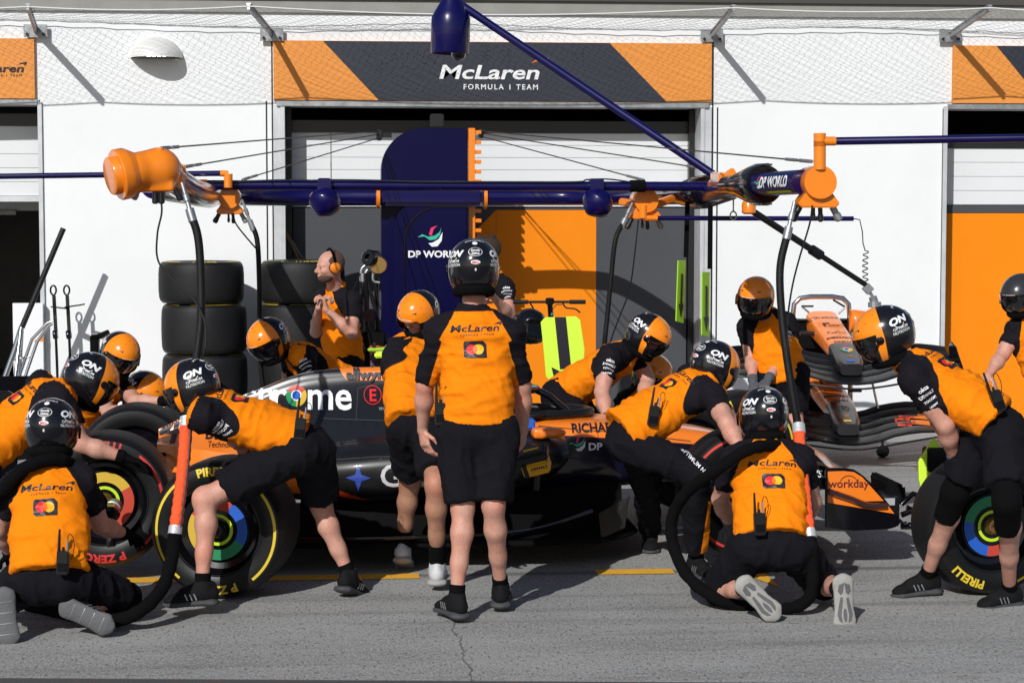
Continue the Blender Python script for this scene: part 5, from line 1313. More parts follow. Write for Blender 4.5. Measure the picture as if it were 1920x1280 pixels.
# 1 - man standing at the centre, back to the camera
J = joints((889, 606, 9.75), (895, 790, -.0), (888, 506, 0), ((824, 624, 0), (955, 624, 0)), ((797, 722, 1), (979, 722, 1)), ((792, 806, 1), (981, 808, 1)), ((868, 950, 0), (925, 946, 0)), ((856, 1110, -1), (939, 1090, 1)), hip=((857, 812, 0), (934, 812, 0)))
J['hd'] = [V((.20, -.05, -1)), V((-.1, .25, -1))]
report(1, J)
J['an'][0] = W(856, 1122, 9.6); J['an'][1] = W(939, 1102, 9.85)
J1 = person('person standing upright at the centre, back to the camera, hands at the sides', J, (0, 1, -.12), hands=('bare', 'bare'), shirt='sweat', sleeve=.93, feet=((V((-.38, .92, 0)), (0, 0, 1)), (V((.12, 1, 0)), (0, 0, 1))), seed=3, longs=.94, curl=.5, palms=(V((.8, .5, 0)), V((-.8, .5, 0))), hemdrop=.02)
radio(826, 772, 9.60, 'black radio on the waistband of the standing person at the centre', 0)
# 2 - behind him, leaning over the car from this side
J = joints((772, 668, 10.95), (780, 785, -1), (850, 645, 1), ((741, 682, -1), (812, 668, 1)), ((748, 735, 1), (835, 690, 1)), ((765, 745, 1), (860, 720, 1)), ((768, 905, 1), (817, 908, -1)), ((755, 1020, -1), (820, 1048, -1)), hip=((762, 800, 0), (806, 802, 0)))
report(2, J); J['an'][0] = W(755, 1027, 11.0); J['an'][1] = W(820, 1062, 10.42)
person('person in shorts and white trainers leaning over the middle of the car, long black socks', J, (.5, .8, -.5), hands=('glove', 'glove'), shoes=('wshoe', 'wsole'), feet=((V((.1, .9, -.35)), (0, .35, .9), .12), (V((.1, 1, 0)), (0, 0, 1), .14)), seed=5, back=False, skin='skin2', helmet=True, hscale=.9)
# 3 - far side, looking down, neon tool
J = joints((788, 655, 12.6), (800, 800, 1), (785, 590, -1), ((750, 648, 0), (822, 668, 0)), ((722, 668, -1), (850, 720, -1)), ((712, 672, -1), (830, 740, -1)), ((790, 900, -1), (830, 900, -1)), ((790, 1000, 1), (830, 1000, 1)))
person('person beyond the car with open orange helmet, looking down at a neon tool', J, (-.60, -.66, -.42), (.0, -.3, 1), helmet='open', feet=None, seed=6, back=False, sleevetext=0)
# 4 - headset man
J = joints((634, 556, 14.9), (642, 668, 1), (618, 500, -1), ((608, 560, 1), (661, 566, -1)), ((592, 622, 1), (660, 625, -1)), ((603, 572, -1), (618, 578, -1)), ((600, 790, -1), (640, 790, 0)), ((610, 880, 1), (650, 880, 0)))
J['pel'] = W(644, 672, 14.95); J['kn'] = [W(630, 770, 14.9), W(655, 772, 14.8)]; J['an'] = [W(630, 865, 15), W(655, 868, 14.9)]; J['hip'] = [W(630, 680, 15.03), W(656, 682, 14.87)]
J['wr'] = [W(598, 576, 14.6), W(612, 580, 14.55)]; J['hd'] = [V((.5, 0, .85)), V((-.2, 0, .95))]
hs_J = person('person with headset and greying stubble standing by the tyre stack, hands clasped', J, (-1, -.42, -.08), helmet=False, hands=('bare', 'bare'), legs='trousers', feet=((V((-1, -.3, 0)), (0, 0, 1)), (V((-1, -.5, 0)), (0, 0, 1))), seed=8, back=False, curl=1.1, palms=(V((1, 0, .1)), V((-1, 0, .2))), hemdrop=.05)
f, l, u = frame3((-1, -.42, -.08), (0, 0, 1)); hc = J['head']
hl_ = MB(); hl_.tube([hc+u*(.118*math.cos(t)+.012)+l*.088*math.sin(t)-f*.01 for t in [math.radians(a) for a in range(-88, 89, 8)]], .010, 8)
hst = thing('headset', 'orange and black ear defenders worn by the bareheaded man by the tyres', 'headset', hc)
hl_.build('headband', 'knit', hst, smooth=True)
for sd in (-1, 1): g = MB(); g.lathe([(.032, 0), (.040, .010), (.038, .030), (.02, .042), (.001, .044)], hc+l*sd*.072-u*.006-f*.008, l*sd, 20); g.build('ear_cup', 'opaint', hst, smooth=True); MB().lathe([(.041, -.008), (.043, .006)], hc+l*sd*.072-u*.006-f*.008, l*sd, 20).build('ear_cushion', 'knit', hst, smooth=True)
s = SDF(.006, .01); s.ell(hc-f*.022+u*.028, (f, l, u), (.098, .080, .096)); s.box(hc+f*.14+u*.02, (f, l, u), (.10, .2, .2), .01, k=0, sub=True); s.box(hc-u*.17+f*.0, (f, l, u), (.2, .2, .12), .01, k=0, sub=True); s.ell(hc+f*.04+u*.09, (f, l, u), (.085, .07, .06), k=.01, sub=True); link('hair', s.mesh(), 'beard', J['root'])
s = SDF(.005, .01); s.ell(hc+f*.038-u*.072, (f, l, u), (.060, .058, .045)); s.ell(hc+f*.10-u*.025, (f, l, u), (.035, .04, .040), k=.005, sub=True); link('beard', s.mesh(), 'beard', J['root'])
# 5 - crouching beyond the engine cover
J = joints((562, 668, 12.95), (665, 735, 1), (505, 640, -.6), ((548, 668, 1), (568, 672, -1)), ((540, 735, 0), (596, 735, -1)), ((530, 780, 0), (560, 790, -1)), ((640, 850, 0), (660, 850, 0)), ((700, 930, 0), (720, 930, 0)))
person('person crouching beyond the engine cover in an orange helmet, head turned down to the left', J, (-.62, -.62, -.48), (-.25, -.1, 1), feet=None, seed=9, back=False, sleevetext=1, legsvis=False)
# 6, 7 - two behind the far rear wheel
J = joints((196, 722, 13.3), (150, 800, 1), (224, 665, -1), ((180, 730, -1), (236, 726, 1)), ((205, 775, -1), (252, 752, -1)), ((235, 770, -1), (312, 752, -1)), ((150, 870, 0), (170, 880, 0)), ((140, 950, 0), (160, 950, 0)))
person('person with shiny orange helmet bending beyond the rear wheel, arm stretched to the right', J, (.45, -.78, -.42), (.2, -.1, 1), feet=None, seed=10, back=False, legsvis=False, hands=('black', 'black'))
J = joints((262, 790, 13.4), (230, 860, 1), (272, 738, -.2), ((240, 800, -1), (285, 795, 1)), ((255, 850, -1), (300, 850, -1)), ((290, 870, -1), (330, 860, -1)), ((230, 930, 0), (250, 930, 0)), ((200, 960, 0), (220, 960, 0)))
person('person kneeling at the far rear wheel, only the orange helmet showing', J, (.75, -.45, -.4), feet=None, seed=11, back=False, legsvis=False, hands=('black', 'black'))
# 8 - bending at the left edge
J = joints((92, 744, 10.85), (-40, 850, -1), (168, 716, .2), ((112, 745, -1), (78, 722, 1)), ((152, 832, 0), (130, 800, 1)), ((236, 858, 0), (200, 850, 1)), ((-30, 990, 0), (-60, 990, 0)), ((-70, 1100, 0), (-110, 1090, 0)))
person('person bending forward at the left edge, reaching for the rear tyre', J, (.78, .42, -.50), (.40, .2, .85), seed=12, back=(-.35, -.35, .85), hands=('black', 'black'), sleevetext=0, bulk=1.05, hscale=1.05, feet=((V((1, 0, 0)), (0, 0, 1)), (V((1, 0, 0)), (0, 0, 1))))
# 9 - kneeling gunner lower left
J = joints((92, 892, 9.62), (92, 1052, -.55), (97, 806, .4), ((32, 908, 0), (152, 900, 0)), ((0, 990, 1), (190, 985, 1)), ((20, 1040, 1), (235, 1000, 1)), ((10, 1105, 1), (240, 1110, 1)), ((18, 1150, -1), (158, 1140, -1)), hipd=(1, 0, 0))
J['hip'] = [W(52, 1088, 9.44), W(128, 1088, 9.44)]; J['kn'] = [W(5, 1118, 9.80), W(238, 1118, 9.72)]; J['an'] = [W(14, 1130, 9.38), W(150, 1138, 9.45)]
report(9, J)
J9 = person('person kneeling at lower left with back to the camera, dark-soled shoes', J, (.12, 1, -.18), seed=14, back=(0, -1, .15), feet=((V((.10, -.1, -1)), (0, 1, -.12)), (V((.88, -.1, -.40)), (0, 1, .12))), shoes=('black', 'gsole'), kneepads=(0, 1), seat=True, hands=('black', 'black'), hemdrop=.05)
radio(118, 1050, 9.30, 'black radio on the belt of the kneeling person at lower left', .05)
# 10 - bending with the yellow marked tyre
J = joints((400, 770, 10.05), (545, 818, 0), (362, 730, .3), ((378, 780, -1), (405, 745, 1)), ((432, 806, .6), (440, 790, 1)), ((462, 850, 1), (470, 850, 1)), ((384, 935, -1), (602, 948, 1)), ((378, 1095, 0), (657, 1080, 1)), hip=((560, 845, -1), (588, 845, 1)))
report(10, J); J['an'][0] = W(380, 1100, 9.85); J['an'][1] = W(655, 1080, 10.3)
person('person in shorts bending over the yellow-marked tyre, black and orange helmet facing left', J, (-.85, .42, -.35), (-.30, .1, 1), seed=15, back=(-.15, -.30, 1), feet=((V((-1, -.18, 0)), (0, 0, 1)), (V((.5, .85, -.35)), (.2, .35, .8))), hands=('glove', 'glove'), sleevetext=0, hscale=1.0)
radio(563, 800, 9.75, 'black radio on the waist of the person bending over the yellow-marked tyre', .12)
# 11 - beyond the car, centre right
J = joints((1165, 668, 12.6), (1062, 735, .5), (1213, 632, -.2), ((1142, 672, -1), (1186, 655, 1)), ((1128, 735, -.6), (1215, 712, 0)), ((1140, 790, -1), (1200, 760, -1)), ((1110, 830, -1), (1135, 830, 1)), ((1080, 930, 1), (1120, 930, 1)))
person('person leaning over the cockpit side in an orange helmet, beyond the car right of centre', J, (.80, -.40, -.55), (.35, -.1, 1), seed=16, back=False, hands=('black', 'black'), legs='trousers', feet=None, sleevetext=0, bulk=1.05)
# 12 - bending at the front wheel, long trousers
J = joints((1305, 728, 10.75), (1182, 800, -.4), (1338, 690, .5), ((1336, 742, -1), (1296, 706, 1)), ((1362, 792, -1), (1360, 770, 1)), ((1392, 850, -.5), (1390, 830, 1)), ((1306, 885, -.4), (1212, 905, 1)), ((1302, 1045, -.5), (1216, 985, 1)), hip=((1172, 828, -1), (1188, 820, 1)))
report(12, J); J['an'][0] = W(1305, 1048, 10.75); J['an'][1] = W(1219, 1000, 11.6)
J12 = person('person in long black trousers stooping over the front wheel, back emblem showing', J, (.82, .46, -.36), (.35, .1, 1), seed=17, back=(-.25, -.35, 1), legs='trousers', feet=((V((.25, -.9, 0)), (0, 0, 1)), (V((-.15, -1, 0)), (0, 0, 1))), hands=('black', 'black'), bulk=1.02)
radio(1226, 776, 10.35, 'black radio at the waist of the person in long black trousers', .16)
TL = bvh(J['lower']); q = [W(*p) for p in ((1322, 935, 10.6), (1337, 940, 10.6), (1330, 1040, 10.6), (1317, 1040, 10.6))]; decal('side_stripe', poly2([(p.x, p.z) for p in q]), 'omatt', J['lower'], (0, 10.6, 0), (1, 0, 0), (0, 0, 1), target=TL, seg=.012, off=.004, dist=.6)
pa_, pb_ = W(1268, 838, 10.6), W(1330, 905, 10.6); dd_ = (pb_-pa_).normalized()
decal('lettering', tf(textgeo('ON OPTIMUM NUTRITION', bold=.01), .030), 'white', J['lower'], pa_.lerp(pb_, .5)+V((.0, 0, .02)), dd_, V((-dd_.z, 0, dd_.x)), target=TL, seg=.012, off=.004, dist=.6)
c_ = W(1193, 802, 10.5); decal('emblem', tf(([(-1, -.3), (-.55, .2), (0, .25), (1, .45), (.1, -.05), (.0, -.6), (-.3, -.15)], [(0, 1, 2, 6), (2, 3, 4, 6), (4, 5, 6)]), .032), 'white', J['lower'], c_, (1, 0, .1), (-.1, 0, 1), target=TL, seg=.012, off=.004, dist=.6)
# 13 - kneeling gunner lower right
J = joints((1437, 850, 9.85), (1445, 990, -.6), (1432, 781, .4), ((1378, 862, 0), (1500, 862, 0)), ((1350, 935, 1), (1525, 940, 1)), ((1370, 985, 1), (1500, 985, 1)), ((1350, 1085, 1), (1545, 1070, 1)), ((1400, 1110, -1), (1570, 1110, -1)), hipd=(1, 0, 0))
J['hip'] = [W(1408, 1025, 9.62), W(1488, 1025, 9.62)]; J['kn'] = [W(1346, 1108, 9.90), W(1545, 1098, 9.90)]; J['an'] = [W(1402, 1102, 9.53), W(1574, 1104, 9.48)]
report(13, J)
J13 = person('person kneeling at lower right with back to the camera, pale patterned soles', J, (-.05, 1, -.18), seed=19, back=(0, -1, .15), feet=((V((.70, -.08, -.70)), (0, 1, 0)), (V((.03, -.1, -1)), (0, 1, -.1))), shoes=('black', 'wsole'), kneepads=(.45, .45), seat=True, hands=('glove', 'glove'), hemdrop=.055)
radio(1424, 978, 9.58, 'black radio on the belt of the kneeling person at lower right', -.05)
# 14 - holding a tyre beyond the gunner
J = joints((1440, 606, 13.6), (1462, 700, 0), (1417, 560, -1), ((1403, 612, 0), (1474, 608, 0)), ((1408, 668, 0), (1464, 672, 0)), ((1412, 716, -1), (1440, 712, -1)), ((1450, 790, 0), (1490, 790, 0)), ((1460, 870, 0), (1500, 870, 0)))
person('person facing the camera beyond the front wheel, grey gloves on a tyre', J, (-.55, -.85, -.22), (0, -.2, 1), seed=20, back=False, feet=None, hands=('glove', 'glove'), frontmark=True, sleevetext=1, skin='skin')
# 15 - running with tyre at the right
J = joints((1722, 692, 9.75), (1848, 775, -.2), (1660, 632, .2), ((1712, 712, -1), (1700, 672, 1)), ((1772, 796, .4), (1755, 770, 1)), ((1790, 862, 1), (1795, 850, 1)), ((1790, 922, .3), (1888, 940, -.7)), ((1737, 1080, .5), (1892, 1100, 0)), hip=((1848, 808, 1), (1880, 808, -1)))
report(15, J); J['an'][0] = W(1737, 1082, 10.05); J['an'][1] = W(1893, 1106, 9.78)
person('person hurrying in from the right with a tyre, black knee pads and shorts', J, (-.92, .22, -.36), (-.28, 0, 1), seed=21, back=(-.05, -.30, 1), feet=((V((-1, -.15, -.05)), (0, 0, 1)), (V((-1, -.35, 0)), (0, 0, 1))), kneepads=(1, 1), hands=('glove', 'glove'), sleevetext=0, bulk=1.05, hscale=1.05)
radio(1869, 748, 9.45, 'black radio on the hip of the person hurrying in from the right', -.35)
# 16 - at the right edge
J = joints((1935, 610, 13.0), (1985, 720, 0), (1914, 556, -.3), ((1904, 618, 0), (1972, 612, 0)), ((1880, 665, -.3), (1990, 680, 0)), ((1852, 705, -1), (1960, 720, -1)), ((1960, 820, 0), (2010, 820, 0)), ((1960, 900, 0), (2010, 900, 0)))
M['silverh'] = mat('helmet_silver', (.045, .045, .05), .25, metal=.3, attr='dk', acol=(.006, .006, .008))
person('person at the right edge in a dark silver helmet, one bare arm down', J, (-.75, -.6, -.2), seed=22, back=False, feet=None, helmet='silver', hands=('bare', 'bare'))
# 17 - half hidden behind the centre man
J = joints((928, 532, 15.3), (925, 640, 0), (912, 474, 0), ((895, 540, 0), (948, 540, -1)), ((890, 600, 0), (955, 590, -1)), ((905, 570, -1), (928, 560, -1)), ((910, 750, 0), (940, 750, 0)), ((910, 840, 0), (940, 840, 0)))
person('bareheaded person with short dark hair half hidden behind the person at the centre', J, (-.8, .35, -.05), helmet=False, seed=23, back=False, feet=None, hands=('bare', 'bare'), legs='trousers', sleevetext=1)
f, l, u = frame3((-.8, .35, -.05), (0, 0, 1)); hc = J['head']; s = SDF(.006, .012); s.ell(hc-f*.02+u*.035, (f, l, u), (.102, .084, .095))
for k in range(14): a = k*2.4; s.cone(hc+u*.10+f*(.05*math.cos(a)-.02)+l*.05*math.sin(a), hc+u*(.135+.01*math.sin(k*3))+f*(.07*math.cos(a)-.01)+l*.06*math.sin(a), .016, .006)
s.box(hc+f*.155-u*.02, (f, l, u), (.10, .2, .12), .01, k=0, sub=True); s.box(hc-u*.17+f*.02, (f, l, u), (.2, .2, .13), .01, k=0, sub=True); link('hair', s.mesh(), 'hair', J['root'])
# 18 - crouched beyond the car, only a helmet edge
J = joints((1205, 745, 13.0), (1190, 830, 0), (1222, 705, 0), ((1180, 750, 0), (1235, 752, 0)), ((1180, 800, 0), (1240, 800, 0)), ((1200, 830, 0), (1230, 830, 0)), ((1180, 880, 0), (1210, 880, 0)), ((1180, 920, 0), (1210, 920, 0)))
person('person crouched beyond the cockpit, a sliver of orange helmet between two bending people', J, (.5, -.7, -.3), seed=24, back=False, feet=None, legsvis=False, hands=('black', 'black'))

def pads(J, i, m, shapes):
    o, so_, (f, l, u) = J['shoe'][i]; T = bvh(so_); c = J['an'][i]+f*.055-u*.09
    for g in shapes: decal('tread_pad', g, m, so_, c, f, -l if f.cross(-l).dot(-u) > 0 else l, target=T, seg=.012, off=.0015, dist=.1)
sh_ = [poly2([(-.095, .0), (-.085, .026), (-.055, .032), (-.035, .02), (-.045, .008), (-.07, .004)]), poly2([(-.095, -.0), (-.07, -.004), (-.045, -.008), (-.035, -.02), (-.055, -.032), (-.085, -.026)]),
       poly2([(-.025, .020), (.02, .030), (.06, .038), (.09, .030), (.10, .014), (.06, .018), (.02, .012), (-.02, .008)]), poly2([(-.025, -.008), (.02, -.012), (.06, -.018), (.10, -.014), (.09, -.030), (.06, -.038), (.02, -.030), (-.025, -.020)]),
       disc2(.022, 20, .062, 0, 1.5, .45)]
for i in (0, 1): pads(J13, i, 'gsole', sh_)
ln_ = [poly2([(x, -.036), (x+.003, -.036), (x+.003, .036), (x, .036)]) for x in (-.07, -.02, .03, .08)]
for i in (0, 1): pads(J9, i, 'steel', ln_)
# ============================================================ tyres standing about
def flat(name, lab, px, Y, zc, wd, dxy=(0, 0), grp=None, band='yband', spin=0):
    x = W(px, 600, Y).x; return make_tyre(name, lab, (x+dxy[0], Y+dxy[1], zc), (-math.pi/2, 0, spin), wd, band, grp, cover=((30, 120, 'cred'), (120, 210, 'cyel'), (210, 300, 'green_p'), (300, 390, 'blue_p')))
for px, nm, ws, js in ((381, 'left stack by the white wall', (.385, .405, .425, .36), ((.02, 0), (.01, .01), (.008, 0), (-.012, .0))), (566, 'stack behind the headset man', (.385, .405, .425, .365), ((0, 0), (.01, 0), (-.01, 0), (.008, 0)))):
    z = 0
    for k, (wd, jj) in enumerate(zip(ws, js)):
        lab = ('bottom', 'second lowest', 'second from the top', 'topmost')[k]+' black tyre of the '+nm
        flat('tyre', lab, px, 17.1, z+wd/2, wd-.004, jj, 'tyres stacked flat by the garage wall', spin=k*1.1); z += wd
COV = lambda s: ((60+s, 150+s, 'cred'), (150+s, 240+s, 'cyel'), (240+s, 330+s, 'green_p'), (330+s, 420+s, 'blue_p'))
tpos = W(424, 984, 10.42); make_tyre('tyre', 'yellow-marked tyre held upright beside the rear wheel by a bending person', (tpos.x, tpos.y, .361), (0, 0, math.radians(-13)), .40, 'yband', 'spare tyres being carried', spin=0, cover=COV(0), hubm='gloss')
tpos = W(1850, 998, 10.05); make_tyre('tyre', 'yellow-marked tyre at the right edge behind the hurrying legs', (tpos.x, 10.12, .366), (0, 0, math.radians(8)), .31, 'yband', 'spare tyres being carried', spin=150, cover=COV(-160), hubm='whub')
tpos = W(1410, 846, 12.55); make_tyre('tyre', 'yellow-marked tyre held up in grey gloves beyond the front wheel', (tpos.x, 12.95, tpos.z), (0, 0, math.radians(10)), .31, 'yband', 'spare tyres being carried', spin=40, cover=COV(0))

# ============================================================ hoses
def hose(label, pts, r, m='hose', extra=(), group='air hoses hanging from the gantry', fit=True):
    P_ = [W(*p) for p in pts]; t = thing('air_hose', label, 'hose', P_[0], group=group)
    c = bez(P_, 110); g = MB(); g.tube(c, r, 14); g.build('rubber_tube', m, t, smooth=True)
    if fit:
        d = (P_[1]-P_[0]).normalized(); MB().lathe([(r*.5, -.16), (r*.55, -.10), (r*.8, -.095), (r*.8, -.06), (r*.55, -.055), (r*.6, -.02), (r*1.1, -.018), (r*1.1, .05), (r, .052)], P_[0], d, 16).build('hose_fitting', 'steel', t, smooth=True)
    return t
def sleeve(t, pts, r):
    P_ = bez([W(*p) for p in pts], 40); g = MB(); n = len(P_); rnd = random.Random(5)
    g.tube(P_[3:-3], r, 20, rs=[r*(1+.06*math.sin(i*2.1)+rnd.uniform(-.05, .05)) for i in range(n-6)]); s = g.build('fabric_sleeve', 'sleeve', t, smooth=True)
    seam = V((r*.75, -r*.72, 0)); g = MB(); g.tube([p+seam for p in P_[3:-3]], .005, 6); g.build('seam', 'ink', s)
    for seg in (P_[:4], P_[-4:]): g = MB(); g.tube(seg, r*1.08, 20); g.build('reflective_cuff', 'silver', t, smooth=True)
t = hose('thick black hose with orange sleeve running down to the kneeling person at lower left',
  [(357, 398, 10.33), (372, 450, 10.3), (377, 540, 10.25), (375, 620, 10.2), (362, 710, 10.1), (350, 790, 10.0), (341, 900, 9.9), (327, 1005, 9.75), (318, 1060, 9.7), (290, 1118, 9.62), (240, 1152, 9.52), (190, 1158, 9.75)], .021)
g = MB(); c = bez([W(*p) for p in ((328, 1000, 9.75), (322, 1045, 9.72), (305, 1100, 9.62), (262, 1145, 9.5), (205, 1163, 9.55), (120, 1150, 9.85), (30, 1120, 10.1), (-40, 1040, 10.0), (-25, 960, 9.7), (5, 918, 9.5), (45, 878, 9.48), (92, 862, 9.52), (128, 868, 9.62), (160, 900, 10.0), (190, 940, 10.4))], 120); g.tube(c, .033, 16, rs=[.033+.003*math.sin(i*1.3)*(i % 2) for i in range(len(c))]); g.build('padded_section', 'knit', t, smooth=True)
sleeve(t, [(350, 782, 10.02), (345, 860, 9.93), (337, 930, 9.85), (327, 1005, 9.75)], .031)
t = hose('thick black hose with orange sleeve looping round the kneeling person at lower right',
  [(1478, 432, 10.42), (1463, 500, 10.38), (1465, 580, 10.3), (1474, 660, 10.2), (1488, 750, 10.05), (1496, 800, 9.95), (1506, 900, 9.75), (1519, 1010, 9.6)], .021)
g = MB(); c = bez([W(*p) for p in ((1518, 1000, 9.6), (1524, 1060, 9.58), (1518, 1118, 9.56), (1480, 1140, 9.62), (1420, 1142, 9.75), (1345, 1122, 9.75), (1290, 1080, 9.85), (1262, 1020, 9.95), (1262, 965, 9.95), (1292, 918, 9.85), (1345, 880, 9.70), (1395, 846, 9.66), (1438, 835, 9.72), (1470, 842, 9.9), (1480, 880, 10.3))], 120); g.tube(c, .031, 16, rs=[.031+.003*math.sin(i*1.3)*(i % 2) for i in range(len(c))]); g.build('padded_section', 'knit', t, smooth=True)
sleeve(t, [(1497, 796, 9.93), (1503, 870, 9.80), (1511, 940, 9.68), (1519, 1008, 9.58)], .031)
hose('black hose hanging in front of the second tyre stack', [(470, 418, 13.0), (482, 450, 13.0), (486, 520, 13.0), (487, 610, 13.0), (490, 700, 13.0), (500, 770, 13.0)], .0165)
hose('black hose hanging in front of the grey door panel', [(1170, 415, 13.05), (1154, 450, 13.0), (1146, 520, 13.0), (1139, 590, 13.0), (1133, 650, 13.0), (1128, 740, 13.1)], .0165)
def wirething(lab, pts, r=.005):
    P_ = [W(*p) for p in pts]; t = thing('signal_cable', lab, 'cable', P_[0], group='thin cables hanging from the gantry'); g = MB(); g.tube(bez(P_, 70), r, 6); g.build('cable', 'hose', t, smooth=True)
wirething('thin black cable curving down beside the left orange head', [(302, 372, 10.33), (303, 400, 10.33), (295, 440, 10.3), (297, 490, 10.3), (330, 530, 10.25), (362, 560, 10.2), (383, 600, 10.15), (385, 650, 10.1), (372, 690, 10.1), (358, 730, 10.05)])
wirething('thin black cable slanting down to the hose before the second tyre stack', [(434, 400, 13.0), (444, 422, 13.0), (462, 445, 13.0), (482, 468, 13.0)])
wirething('thin black cable hanging in front of the grey door panel', [(1197, 412, 13.05), (1192, 460, 13.0), (1181, 540, 13.0), (1163, 590, 13.0), (1148, 630, 13.0), (1140, 660, 13.0)])
wirething('thin black cable slanting past the helmet beyond the front wheel', [(1523, 385, 10.42), (1518, 420, 10.4), (1500, 480, 10.35), (1485, 540, 10.3), (1476, 610, 10.25), (1478, 680, 10.15)])

# ============================================================ wheel guns
def gun(lab, px, py, Y):
    c = W(px, py, Y); t = thing('wheel_gun', lab, 'wheel gun', c, group='pneumatic wheel guns'); g = MB(); g.lathe([(.03, -.12), (.05, -.10), (.055, .02), (.045, .06), (.035, .08), (.035, .14)], c, (0, 1, 0), 24); g.build('gun_body', 'gloss', t, smooth=True)
    MB().lathe([(.040, .14), (.044, .142), (.044, .24), (.036, .25)], c, (0, 1, 0), 20).build('socket', 'steel', t, smooth=True)
    g = MB(); g.tube([c+V((0, -.06, -.03)), c+V((.02, -.09, -.16))], .022, 12); g.build('grip', 'black', t, smooth=True); MB().lathe([(.052, 0), (.052, .012)], c+V((0, -.02, 0)), (0, 1, 0), 24).build('coloured_ring', 'lime', t)
gun('wheel gun at the rear wheel hub beside the left kneeling person', 205, 962, 10.42)
gun('wheel gun at the front wheel hub beside the right kneeling person', 1362, 935, 10.42)

# ============================================================ clutter by the left bay
t = thing('chrome_trolley', 'bent chrome tube trolley with long slanting pole beside the white panel', 'trolley', W(60, 720, 17.0)); YY = 17.07
def tb(par, nm, pts, r, m='chrome', sm=True, n=14): return MB().tube([W(*p) for p in pts], r, n).build(nm, m, par, smooth=sm)
tb(t, 'pole', [(119, 428, YY), (41, 614, YY)], .024, 'dsteel'); tb(t, 'frame_tube', [(41, 612, YY), (26, 660, YY), (-10, 760, YY-.1), (-20, 800, YY-.1)], .024)
tb(t, 'frame_tube', [(40, 614, YY-.02), (32, 680, YY-.1), (26, 740, YY-.2), (24, 800, YY-.2)], .018); tb(t, 'frame_tube', [(42, 614, YY), (38, 680, YY+.05), (36, 790, YY+.05)], .014)
tb(t, 'handle', [(98, 602, YY), (88, 606, YY), (60, 636, YY), (48, 670, YY), (28, 730, YY-.1), (10, 800, YY-.1)], .014); tb(t, 'handle', [(98, 606, YY-.12), (90, 612, YY-.12), (70, 640, YY-.12), (56, 680, YY-.15), (36, 740, YY-.2), (20, 800, YY-.2)], .014)
tb(t, 'cross_tube', [(24, 675, YY), (58, 668, YY)], .01)
for i, (px, lab) in enumerate(((100, 'left one of two black jack stands with ring handles against the wall'), (125, 'right one of two black jack stands with ring handles against the wall'))):
    Yj = 17.3; t = thing('jack_stand', lab, 'stand', W(px+4, 690, Yj), group='black stands against the wall')
    c = W(px, 544, Yj); g = MB(); g.tube([c+V((.024*math.cos(a)*(1+.0*i), 0, .040*math.sin(a))) for a in [2*math.pi*k/20 for k in range(20)]], .008, 8, closed=True); g.build('ring_handle', 'gloss', t, smooth=True)
    MB().bar(W(px+1, 553, Yj), W(px+5, 625, Yj), .030, .02, up=(0, 1, 0)).build('upper_tube', 'dsteel', t, bevel=.004); MB().bar(W(px+5, 632, Yj), W(px+11, 790, Yj), .022, .02, up=(0, 1, 0)).build('lower_tube', 'gloss', t, bevel=.003)
    cc = W(px+4, 627, Yj); g = MB(); g.lathe([(.036, -.02), (.040, -.01), (.040, .01), (.036, .02)], cc, (1, 0, .1), 20); g.build('roller', 'gloss', t, smooth=True)
    MB().bar(W(px+1, 575, Yj), W(px+1+ (24 if i == 0 else 28), 578-i*7, Yj-.1), .012, .07, up=(0, 1, 0)).build('bracket', 'gloss', t)
t = thing('rear_jack', 'black jack handle unit standing up left of the shiny orange helmet', 'jack', W(172, 700, 14.5))
MB().box(W(161, 0, 14.5).x, W(177, 0, 14.5).x, 14.45, 14.55, W(0, 700, 14.5).z, W(0, 627, 14.5).z).build('housing', 'gloss', t, bevel=.01)
MB().bar(W(172, 636, 14.5), W(205, 622, 14.5), .03, .04).build('arm', 'gloss', t, bevel=.005); MB().bar(W(169, 700, 14.5), W(169, 860, 14.5), .05, .05).build('post', 'gloss', t)
t = thing('prop_bar', 'slim black folding bar slanting in the left side of the centre bay', 'bar', W(560, 480, 17.8)); MB().bar(W(529, 424, 17.75), W(572, 490, 17.75), .04, .02).build('upper_bar', 'gloss', t); MB().bar(W(529, 424, 17.78), W(560, 484, 17.78), .02, .02).build('lower_bar', 'gloss', t)

# ============================================================ equipment stand behind the headset man
Ye = 15.9; t = thing('gas_stand', 'black and steel service stand draped with hoses beside the blue column', 'equipment stand', W(690, 720, Ye))
tb(t, 'post', [(686, 512, Ye), (688, 760, Ye)], .024, 'gloss'); tb(t, 'post', [(706, 520, Ye+.1), (708, 760, Ye+.1)], .02, 'gloss')
for q in ([(676, 526, Ye), (678, 505, Ye), (688, 496, Ye), (702, 494, Ye)], [(684, 530, Ye), (686, 510, Ye), (696, 502, Ye), (712, 500, Ye)], [(700, 508, Ye), (700, 526, Ye), (712, 530, Ye)]): MB().tube(bez([W(*p) for p in q], 16), .010, 8).build('steel_pipe', 'steel', t, smooth=True)
tb(t, 'coupling', [(680, 512, Ye), (680, 528, Ye)], .022, 'steel')
g = MB(); g.lathe([(.05, -.06), (.065, -.055), (.065, .05), (.055, .06), (.03, .06), (.03, .03), (.001, .03)], W(697, 484, Ye-.05), (-.55, -.8, .1), 24); g.build('regulator', 'gloss', t, smooth=True)
MB().lathe([(.066, -.015), (.07, 0), (.066, .015)], W(710, 497, Ye-.08), (-.3, -1, 0), 24).build('gauge', 'whub', t, smooth=True)
